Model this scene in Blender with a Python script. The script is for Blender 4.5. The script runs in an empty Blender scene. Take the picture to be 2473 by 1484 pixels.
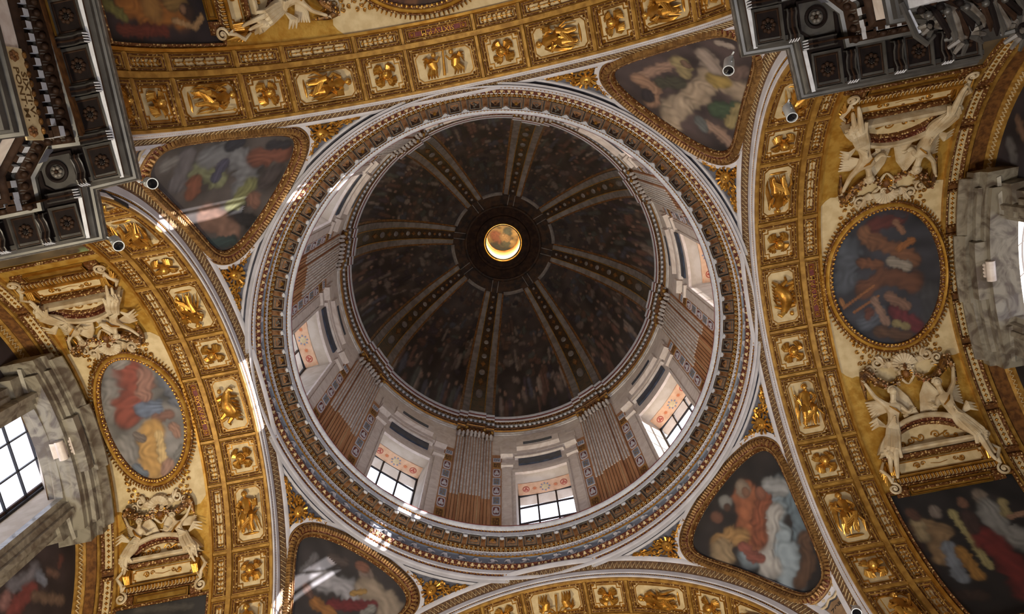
import bpy, math, random
import numpy as np
from mathutils import Matrix, Vector
random.seed(7); RNG = np.random.default_rng(7)
SC = bpy.context.scene
S = 6.0                      # metres per unit: half the width of the crossing
HS, RA, RS = 2.268, 0.870, 1.380   # springing height, radius of the arches, radius of the pendentive sphere
PI = math.pi

# ---------------------------------------------------------------- camera
CR = (0.98087, 0.194323, -0.0114686); CD = (-0.1926229, 0.9604085, -0.2012756); CF = (-0.028098, 0.1996344, 0.9794675)
cam = bpy.data.cameras.new('camera'); camo = bpy.data.objects.new('camera', cam); SC.collection.objects.link(camo)
camo.matrix_world = Matrix(((CR[0], -CD[0], -CF[0], 0.1541316*S), (CR[1], -CD[1], -CF[1], -0.8026731*S), (CR[2], -CD[2], -CF[2], 0), (0, 0, 0, 1)))
cam.sensor_width = 36; cam.lens = 2033.39/2473*36; cam.clip_end = 500; cam.clip_start = 0.05
SC.camera = camo

# ---------------------------------------------------------------- light
world = bpy.data.worlds.new('sky'); SC.world = world; world.use_nodes = True
bg = world.node_tree.nodes['Background']; bg.inputs[0].default_value = (0.80, 0.86, 1.0, 1); bg.inputs[1].default_value = 2.8
SC.view_settings.view_transform = 'Standard'; SC.view_settings.look = 'None'
SC.view_settings.exposure = 0.0; SC.view_settings.gamma = 1.0; SC.view_settings.use_curve_mapping = False
def light(name, kind, loc, target, power, color, **kw):
    L = bpy.data.lights.new(name, kind); L.energy = power; L.color = color
    for k, v in kw.items(): setattr(L, k, v)
    o = bpy.data.objects.new(name, L); SC.collection.objects.link(o); o.location = Vector(loc)*S
    d = (Vector(target)-Vector(loc)); o.rotation_euler = d.to_track_quat('-Z', 'Y').to_euler()
    return o
light('sun', 'SUN', (0, 0, 9), Vector((0, 0, 9))+Vector((-1, 0.0, -0.50)), 28.0, (1.0, 0.97, 0.93), angle=0.006)
# uplights added near the floor as fill; the left stands for inferred warm floods
light('fill_light_crossing', 'AREA', (0.1, 0.25, -0.1), (0, 0, 5), 1250, (0.96, 0.96, 1.0), shape='SQUARE', size=3.0)
light('floodlight_left_arm', 'AREA', (-1.15, 0.35, 0.1), (-1.35, 0.1, 3), 1900, (1.0, 0.87, 0.62), shape='SQUARE', size=1.2)
light('fill_light_right_arm', 'AREA', (1.35, 0.1, 0.0), (1.4, 0.2, 3), 80, (1.0, 0.87, 0.66), shape='SQUARE', size=1.6)
light('fill_light_near_arm', 'AREA', (-0.2, -1.45, 0.0), (-0.1, -1.3, 3), 100, (1.0, 0.86, 0.62), shape='SQUARE', size=1.6)
light('fill_light_far_arm', 'AREA', (0.2, 1.45, 0.0), (0.2, 1.2, 3), 320, (1.0, 0.86, 0.62), shape='SQUARE', size=1.6)
light('lantern_lamp', 'POINT', (0, 0.0, 6.62), (0, 0, 5), 110, (1.0, 0.88, 0.68), shadow_soft_size=0.15)

# ---------------------------------------------------------------- materials
def lin(c): return tuple(((x/255/12.92) if x/255 <= 0.04045 else ((x/255+0.055)/1.055)**2.4) for x in c)
def mat(name, col, rough=0.6, metal=0.0, col2=None, scale=4.0, kind='NOISE', bump=0.0, bscale=None, lo=0.4, hi=0.6, vcol=False, coat=0.0, stretch=None, emit=None):
    m = bpy.data.materials.new(name); m.use_nodes = True; nt = m.node_tree; N, K = nt.nodes, nt.links; b = N['Principled BSDF']
    b.inputs['Base Color'].default_value = (*lin(col), 1); b.inputs['Roughness'].default_value = rough; b.inputs['Metallic'].default_value = metal
    if coat: b.inputs['Coat Weight'].default_value = coat
    if emit: b.inputs['Emission Color'].default_value = (*lin(emit[0]), 1); b.inputs['Emission Strength'].default_value = emit[1]
    tc = N.new('ShaderNodeTexCoord'); src = tc.outputs['Object']
    if stretch:
        mp = N.new('ShaderNodeMapping'); mp.inputs['Scale'].default_value = stretch; K.new(src, mp.inputs[0]); src = mp.outputs[0]
    def tex(kind, sc):
        if kind == 'VORONOI':
            t = N.new('ShaderNodeTexVoronoi'); t.inputs['Scale'].default_value = sc; K.new(src, t.inputs['Vector']); return t.outputs['Distance']
        t = N.new('ShaderNodeTexNoise'); t.inputs['Scale'].default_value = sc; t.inputs['Detail'].default_value = 8; K.new(src, t.inputs['Vector'])
        if kind == 'VEIN': t.inputs['Distortion'].default_value = 1.6
        return t.outputs[0]
    if vcol:
        a = N.new('ShaderNodeVertexColor'); a.layer_name = 'paint'
        n = tex('NOISE', 3.0); mx = N.new('ShaderNodeMix'); mx.data_type = 'RGBA'; mx.blend_type = 'OVERLAY'; mx.inputs[0].default_value = 0.35
        K.new(a.outputs[0], mx.inputs[6]); K.new(n, mx.inputs[7]); K.new(mx.outputs[2], b.inputs['Base Color'])
    elif col2:
        r = N.new('ShaderNodeValToRGB'); r.color_ramp.elements[0].position = lo; r.color_ramp.elements[1].position = hi
        r.color_ramp.elements[0].color = (*lin(col), 1); r.color_ramp.elements[1].color = (*lin(col2), 1)
        K.new(tex(kind, scale), r.inputs[0]); K.new(r.outputs[0], b.inputs['Base Color'])
    if bump:
        bp = N.new('ShaderNodeBump'); bp.inputs['Strength'].default_value = bump; bp.inputs['Distance'].default_value = 0.03
        K.new(tex('VORONOI' if kind == 'VORONOI' else 'NOISE', bscale or scale), bp.inputs['Height']); K.new(bp.outputs[0], b.inputs['Normal'])
    return m
M = {}
M['gold'] = mat('gilding', (190, 138, 56), 0.36, 0.75, (156, 106, 36), 5, bump=0.25, bscale=14)
M['goldflat'] = mat('gilded_rib', (184, 140, 66), 0.5, 0.4, (150, 108, 46), 6, bump=0.15, bscale=20)
M['goldbright'] = mat('burnished_gilding', (212, 162, 76), 0.34, 0.7, (184, 130, 50), 4, bump=0.2, bscale=8)
M['lace'] = mat('gilt_lace_carving', (224, 188, 122), 0.5, 0.3, (104, 62, 26), 17, 'VORONOI', 0.9, None, 0.12, 0.42)
M['zigground'] = mat('dark_gilt_ground', (124, 92, 58), 0.6, 0.15, (84, 58, 38), 14, bump=0.3)
M['oldgold'] = mat('aged_gilding', (150, 112, 62), 0.48, 0.35, (112, 78, 40), 8, bump=0.3)
M['redlace'] = mat('gilt_carving_on_red', (206, 160, 110), 0.5, 0.25, (96, 44, 26), 20, 'VORONOI', 0.8, None, 0.12, 0.42)
M['cream'] = mat('cream_stucco', (206, 184, 140), 0.7, 0.0, (190, 166, 122), 5, bump=0.1)
M['stucco'] = mat('ivory_stucco', (200, 182, 150), 0.55, 0.0, (176, 152, 116), 3.5, bump=0.3, bscale=9)
M['white'] = mat('white_plaster', (206, 203, 208), 0.6, 0.0, (192, 188, 192), 2.5, bump=0.05)
M['marble'] = mat('pale_marble', (224, 212, 202), 0.45, 0.0, (204, 188, 176), 3.0, 'VEIN', lo=0.35, hi=0.65)
M['veined'] = mat('grey_brown_veined_marble', (136, 128, 112), 0.45, 0.0, (88, 76, 64), 2.2, 'VEIN', lo=0.42, hi=0.62, coat=0.2)
M['blue'] = mat('slate_blue_ground', (96, 96, 106), 0.7, 0.0, (70, 70, 80), 5)
M['bardiglio'] = mat('dark_blue_marble', (52, 62, 84), 0.5, 0.0, (36, 44, 60), 5)
M['brown'] = mat('dark_umber_paint', (52, 34, 24), 0.7, 0.0, (36, 22, 18), 5, bump=0.2)
M['umber'] = mat('gilt_umber', (128, 84, 40), 0.6, 0.2, (92, 56, 26), 9, bump=0.3)
M['oak'] = mat('dark_stained_timber', (27, 19, 17), 0.7, 0.0, (20, 14, 13), 6, bump=0.2)
M['oakpale'] = mat('worn_silver_paint', (104, 98, 92), 0.5, 0.1, (78, 70, 62), 9)
M['cbrown'] = mat('dull_brown_gilding', (52, 36, 26), 0.55, 0.1, (42, 28, 20), 9, bump=0.3)
M['gunmetal'] = mat('bronze_grey_moulding', (74, 71, 67), 0.42, 0.15, (56, 53, 50), 3, stretch=None)
M['palegrey'] = mat('pale_grey_strip', (204, 206, 212), 0.6, 0.0, (190, 190, 196), 8)
M['rod'] = mat('fluted_white_stucco', (212, 206, 200), 0.5, 0.0, (186, 176, 168), 6)
M['terracotta'] = mat('orange_brown_marbling', (186, 134, 92), 0.6, 0.0, (166, 112, 72), 3, stretch=(3, 3, .4))
M['crimson'] = mat('deep_red_marble', (122, 52, 44), 0.55, 0.0, (96, 36, 32), 8)
M['salmon'] = mat('painted_peach_plaster', (216, 174, 136), 0.7, 0.0, (204, 158, 118), 4)
M['salmonbrown'] = mat('tan_tablet', (146, 116, 84), 0.7, 0.0, (126, 98, 70), 6)
M['orangepaint'] = mat('orange_line_paint', (196, 110, 58), 0.7)
M['redpaint'] = mat('brick_red_paint', (168, 66, 42), 0.7)
M['bluepaint'] = mat('grey_blue_paint', (124, 130, 142), 0.7)
M['iron'] = mat('black_iron', (26, 24, 28), 0.5, 0.3)
M['rust'] = mat('rusted_iron', (70, 40, 24), 0.8, 0.0, (40, 26, 20), 10)
M['reveal'] = mat('cream_window_reveal', (192, 178, 160), 0.7, 0.0, (178, 162, 142), 3)
M['floor'] = mat('polished_marble_floor', (150, 128, 104), 0.35, 0.0, (110, 90, 74), 1.2)
M['wall'] = mat('marble_wall', (130, 112, 96), 0.5, 0.0, (100, 84, 72), 1.5, 'VEIN')
M['plate'] = mat('gold_leaf_plate', (212, 168, 80), 0.42, 0.55, (188, 138, 52), 5, bump=0.3, bscale=12)
M['domepaint'] = mat('dark_dome_fresco', (70, 54, 56), 0.8, 0.0, (42, 36, 44), 1.4, 'VEIN', lo=0.38, hi=0.62)  # dark purple-brown mottled fresco colour of the dome shell
M['domedark'] = mat('dark_gilt_ring', (66, 42, 26), 0.6, 0.2, (34, 24, 22), 4, bump=0.5, bscale=10)
M['domerib'] = mat('grey_rib_band', (128, 120, 118), 0.7, 0.0, (104, 96, 94), 4)
M['paint'] = mat('fresco_paint', (128, 128, 128), 0.75, vcol=True)
M['camwhite'] = mat('white_enamel', (206, 210, 212), 0.35)
M['lens'] = mat('dark_lens_glass', (14, 16, 20), 0.08, 0.0, coat=1.0)
M['letter'] = mat('bronze_lettering', (104, 78, 44), 0.5, 0.3)
M['pearl'] = mat('pearl_fruit', (196, 170, 130), 0.35, 0.1, (140, 84, 50), 14)
M['leaf'] = mat('gilt_foliage', (124, 84, 34), 0.45, 0.5, (74, 46, 18), 12, bump=0.5, bscale=20)
for k_ in ('oak', 'cbrown', 'brown'): M[k_].node_tree.nodes['Principled BSDF'].inputs['Specular IOR Level'].default_value = 0.12
M['lanternwall'] = mat('lantern_plaster', (236, 214, 160), 0.7)
gm = bpy.data.materials.new('window_glass'); gm.use_nodes = True; nt = gm.node_tree; nt.nodes.remove(nt.nodes['Principled BSDF'])
_t = nt.nodes.new('ShaderNodeBsdfTransparent'); _t.inputs[0].default_value = (0.97, 0.96, 1, 1); _g = nt.nodes.new('ShaderNodeBsdfGlossy'); _g.inputs[1].default_value = 0.1
_m = nt.nodes.new('ShaderNodeMixShader'); _m.inputs[0].default_value = 0.06; nt.links.new(_t.outputs[0], _m.inputs[1]); nt.links.new(_g.outputs[0], _m.inputs[2]); nt.links.new(_m.outputs[0], nt.nodes['Material Output'].inputs[0])
M['glass'] = gm

# ---------------------------------------------------------------- mesh helpers
class MB:
    """collects pieces (points in some (u, v, w) space) and links them as one mesh object"""
    def __init__(s): s.V = []; s.F = []; s.mi = []; s.n = 0; s.mats = []; s.cols = None
    def add(s, P, F, m='gold'):
        P = np.asarray(P, float).reshape(-1, 3)
        if m not in s.mats: s.mats.append(m)
        k = s.mats.index(m); s.V.append(P); s.F += [tuple(i+s.n for i in f) for f in F]; s.mi += [k]*len(F); s.n += len(P); return s
    def grid(s, P, m='gold', cu=False, cv=False):
        P = np.asarray(P, float); a, b = P.shape[:2]; F = []
        for i in range(a if cu else a-1):
            for j in range(b if cv else b-1):
                i2, j2 = (i+1) % a, (j+1) % b; F.append((i*b+j, i2*b+j, i2*b+j2, i*b+j2))
        return s.add(P.reshape(-1, 3), F, m)
    def box(s, u0, u1, v0, v1, w0, w1, m='gold', c=0.0):
        P = [(u0, v0, w0), (u1, v0, w0), (u1, v1, w0), (u0, v1, w0), (u0+c, v0+c, w1), (u1-c, v0+c, w1), (u1-c, v1-c, w1), (u0+c, v1-c, w1)]
        return s.add(P, [(0, 1, 2, 3), (4, 5, 6, 7), (0, 1, 5, 4), (1, 2, 6, 5), (2, 3, 7, 6), (3, 0, 4, 7)], m)
    def ball(s, c, r, m='gold', n=7, k=4, R=None):
        r = (r, r, r) if np.isscalar(r) else r
        th = np.linspace(0, PI, k+1)[:, None]; ph = (np.arange(n)*2*PI/n)[None]
        P = np.stack([np.sin(th)*np.cos(ph)*r[0], np.sin(th)*np.sin(ph)*r[1], np.cos(th)*r[2]+0*ph], 2)
        if R is not None: P = P@np.asarray(R).T
        return s.grid(P+np.asarray(c, float), m, cv=True)
    def tube(s, path, r, m='gold', n=6, flat=1.0, closed=False):
        p = np.asarray(path, float); k = len(p); r = np.full(k, r) if np.isscalar(r) else np.interp(np.linspace(0, 1, k), np.linspace(0, 1, len(r)), r)
        t = np.gradient(p, axis=0) if not closed else (np.roll(p, -1, 0)-np.roll(p, 1, 0))
        t /= np.linalg.norm(t, axis=1)[:, None]+1e-12
        up = np.array([0, 0, 1.0]); a = np.cross(t, up); bad = np.linalg.norm(a, axis=1) < 1e-3; a[bad] = (1, 0, 0)
        a /= np.linalg.norm(a, axis=1)[:, None]; b = np.cross(a, t)
        ph = np.arange(n)*2*PI/n
        P = p[:, None]+r[:, None, None]*(np.cos(ph)[None, :, None]*a[:, None]+flat*np.sin(ph)[None, :, None]*b[:, None])
        s.grid(P, m, cu=closed, cv=True)
        if not closed: o = s.n-k*n; s.F += [tuple(range(o, o+n)), tuple(range(s.n-n, s.n))]; s.mi += [s.mats.index(m)]*2
        return s
    def prism(s, poly, w0, w1, m='gold', c=1.0):
        q = np.asarray(poly, float); n = len(q); ce = q.mean(0); t = ce+(q-ce)*c
        P = np.vstack([np.c_[q, np.full(n, w0)], np.c_[t, np.full(n, w1)]])
        return s.add(P, [tuple(range(n)), tuple(range(n, 2*n))]+[(i, (i+1) % n, n+(i+1) % n, n+i) for i in range(n)], m)
    def sweep(s, path, prof, m='gold', closed=True):
        """profile points (offset to the right of the path, height w) swept along a 2D path with mitred corners"""
        p = np.asarray(path, float); n = len(p)
        if closed: a = p-np.roll(p, 1, 0); b = np.roll(p, -1, 0)-p
        else: b = np.vstack([p[1:]-p[:-1], p[-1:]-p[-2:-1]]); a = np.vstack([b[:1], b[:-1]])
        a /= np.linalg.norm(a, axis=1)[:, None]; b /= np.linalg.norm(b, axis=1)[:, None]
        na = np.c_[a[:, 1], -a[:, 0]]; nb = np.c_[b[:, 1], -b[:, 0]]; nn = na+nb; nn /= (np.linalg.norm(nn, axis=1)**2/2)[:, None]
        pr = np.asarray(prof, float)
        P = np.concatenate([p[:, None]+nn[:, None]*pr[None, :, :1], np.broadcast_to(pr[None, :, 1:], (n, len(pr), 1))], 2)
        return s.grid(P, m, cu=closed)
    def flower(s, c, r, w0, w1, m='gold', n=6):
        q = []
        for i in range(4*n):
            a = 2*PI*i/(4*n); rr = r*(0.72+0.28*math.cos(n*a)); q.append((c[0]+rr*math.cos(a), c[1]+rr*math.sin(a)))
        s.prism(q, w0, w1*0.6+w0*.4, m, 0.75); return s.ball((c[0], c[1], w1*.6+w0*.4), (r*.35, r*.35, abs(w1-w0)*.6), m, 6, 3)
    def star(s, c, r, w0, w1, m='gold', n=8):
        q = [(c[0]+(r if i % 2 == 0 else r*.42)*math.cos(PI*i/n), c[1]+(r if i % 2 == 0 else r*.42)*math.sin(PI*i/n)) for i in range(2*n)]
        k = len(q); P = [(*a, w0) for a in q]+[(c[0], c[1], w1)]
        return s.add(P, [(i, (i+1) % k, k) for i in range(k)], m)
    def mount(s, c, r, w0, w1, m='white', up=1):
        for dx, dy, k in ((-.55, -.3, .5), (.55, -.3, .5), (0, .35, .55)): s.ball((c[0]+dx*r, c[1]+dy*r*up, w0), (k*r, k*r*1.1, w1-w0), m, 8, 4)
        return s
    def spiral(s, c, r, turns, a0, m='gold', w=0.004, th=0.004, d=1, n=26, tail=None):
        t = np.linspace(0, 1, n); a = a0+d*turns*2*PI*t; rr = r*(1-t*.9)
        p = np.stack([c[0]+rr*np.cos(a), c[1]+rr*np.sin(a), np.full(n, w)], 1)
        if tail is not None: p = np.vstack([[tail[0], tail[1], w], p])
        s.tube(p, [th, th*.9, th*.5], m, 5); return s.ball((c[0], c[1], w), th*1.4, m, 6, 3)
    def mesh(s, name, mp=None, smooth=True, scale=S):
        V = np.vstack(s.V) if s.V else np.zeros((0, 3))
        if mp is not None: V = mp(V)
        me = bpy.data.meshes.new(name); me.from_pydata((V*scale).tolist(), [], s.F)
        for k in s.mats: me.materials.append(M[k])
        me.polygons.foreach_set('material_index', s.mi)
        if smooth: me.polygons.foreach_set('use_smooth', [True]*len(s.F)); 
        me.update()
        if smooth: me.set_sharp_from_angle(angle=math.radians(38))
        if s.cols is not None:
            ca = me.color_attributes.new('paint', 'FLOAT_COLOR', 'POINT'); ca.data.foreach_set('color', np.c_[s.cols, np.ones(len(s.cols))].ravel())
        return me
    def build(s, name, parent=None, mp=None, mw=None, smooth=True, **tags):
        return link(name, s.mesh(name, mp, smooth), parent, mw, **tags)
def link(name, me, parent=None, mw=None, **tags):
    o = bpy.data.objects.new(name, me); SC.collection.objects.link(o)
    if parent is not None: o.parent = parent
    if mw is not None: o.matrix_local = mw
    for k, v in tags.items(): o['category' if k == 'cat' else k] = v
    return o
def empty(name, mw=None, parent=None, **tags): return link(name, None, parent, mw, **tags)
def T(x=0, y=0, z=0): return Matrix.Translation((x*S, y*S, z*S))
def Rz(a): return Matrix.Rotation(a, 4, 'Z')
def Rx(a): return Matrix.Rotation(a, 4, 'X')
def Ry(a): return Matrix.Rotation(a, 4, 'Y')
D2R = PI/180
def barrel(V, r=RA):        # (u along the arm, v round the vault, w towards its axis) -> local frame on the vault surface
    a = V[:, 1]/r; q = r-V[:, 2]; return np.stack([V[:, 0], q*np.sin(a), q*np.cos(a)-r], 1)
def flatdown(V): return np.stack([V[:, 0], V[:, 1], -V[:, 2]], 1)
def rect(u0, u1, v0, v1): return [(u0, v0), (u0, v1), (u1, v1), (u1, v0)]
def rect_path(u0, u1, v0, v1, n=8):   # rectangle with points along the sides so that it can bend
    q = []
    q += [(u0, v) for v in np.linspace(v0, v1, n)[:-1]]; q += [(u, v1) for u in np.linspace(u0, u1, n)[:-1]]
    q += [(u1, v) for v in np.linspace(v1, v0, n)[:-1]]; q += [(u, v0) for u in np.linspace(u1, u0, n)[:-1]]
    return q
def notched(u0, u1, v0, v1, k, style):
    if style == 'oct': return [(u0+k, v0), (u0, v0+k), (u0, v1-k), (u0+k, v1), (u1-k, v1), (u1, v1-k), (u1, v0+k), (u1-k, v0)]
    return [(u0+k, v0), (u0+k, v0+k), (u0, v0+k), (u0, v1-k), (u0+k, v1-k), (u0+k, v1), (u1-k, v1), (u1-k, v1-k), (u1, v1-k), (u1, v0+k), (u1-k, v0+k), (u1-k, v0)]

# ---------------------------------------------------------------- fresco painting by vertex colour
def clin(c):
    g = sum(c)/3; return np.array(lin([g+(x-g)*.82 for x in c]))
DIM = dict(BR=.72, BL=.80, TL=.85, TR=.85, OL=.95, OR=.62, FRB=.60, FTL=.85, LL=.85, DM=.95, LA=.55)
def paint(U, key, seed=0):
    bg, L = PT[key]; x, y = U[:, 0], U[:, 1]; rg = np.random.default_rng(seed)
    span = max(np.ptp(x), np.ptp(y)); C = np.tile(clin(bg), (len(x), 1))
    n = np.zeros(len(x))
    for k in range(10):
        a = rg.uniform(0, 2*PI); f = rg.uniform(8, 40)/span; n += np.sin((x*math.cos(a)+y*math.sin(a))*f+rg.uniform(0, 6)+1.3*np.sin(y*f*.5))
    C *= (1+0.10*n)[:, None]
    for pts, w, c in L:
        p = np.array(pts); best = np.full(len(x), 1e9); along = np.zeros(len(x)); side = np.zeros(len(x)); tot = 0
        for i in range(len(p)-1):
            a, d = p[i], p[i+1]-p[i]; l2 = d@d+1e-12; s = np.clip(((x-a[0])*d[0]+(y-a[1])*d[1])/l2, 0, 1)
            dx, dy = x-a[0]-s*d[0], y-a[1]-s*d[1]; q = np.hypot(dx, dy); k = q < best; l = math.sqrt(l2)
            sd = (dx*d[1]-dy*d[0])/l; best[k] = q[k]; along[k] = (tot+s*l)[k]; side[k] = sd[k]; tot += l
        ww = w*(1+0.16*np.sin(along/w*3+n*.5)+0.10*np.sin(along/w*7))
        mk = 1/(1+np.exp((best/ww-0.90+0.05*n*.6)*13)); mk = np.where(best < 2*w, mk, 0)
        sh = 1+(0.13*np.sin(side/w*5+along/w*1.3+n*1.5)+0.07*np.sin(side/w*12-along/w*2+n))*(1 if tot > w*.7 else .3)-0.5*(best/ww)**2
        C = C*(1-mk[:, None])+mk[:, None]*clin(c)*np.clip(sh, .25, 1.5)[:, None]
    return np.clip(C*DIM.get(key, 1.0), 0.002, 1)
def painted(name, grid_uv, w, key, mp, parent=None, mw=None, cu=False, seed=0, **tags):
    b = MB(); g = np.asarray(grid_uv, float); P = np.concatenate([g, np.full(g.shape[:2]+(1,), w)], 2)
    b.grid(P, 'paint', cu=cu); b.cols = paint(g.reshape(-1, 2), key, seed)
    return b.build(name, parent, mp, mw, **tags)
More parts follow.
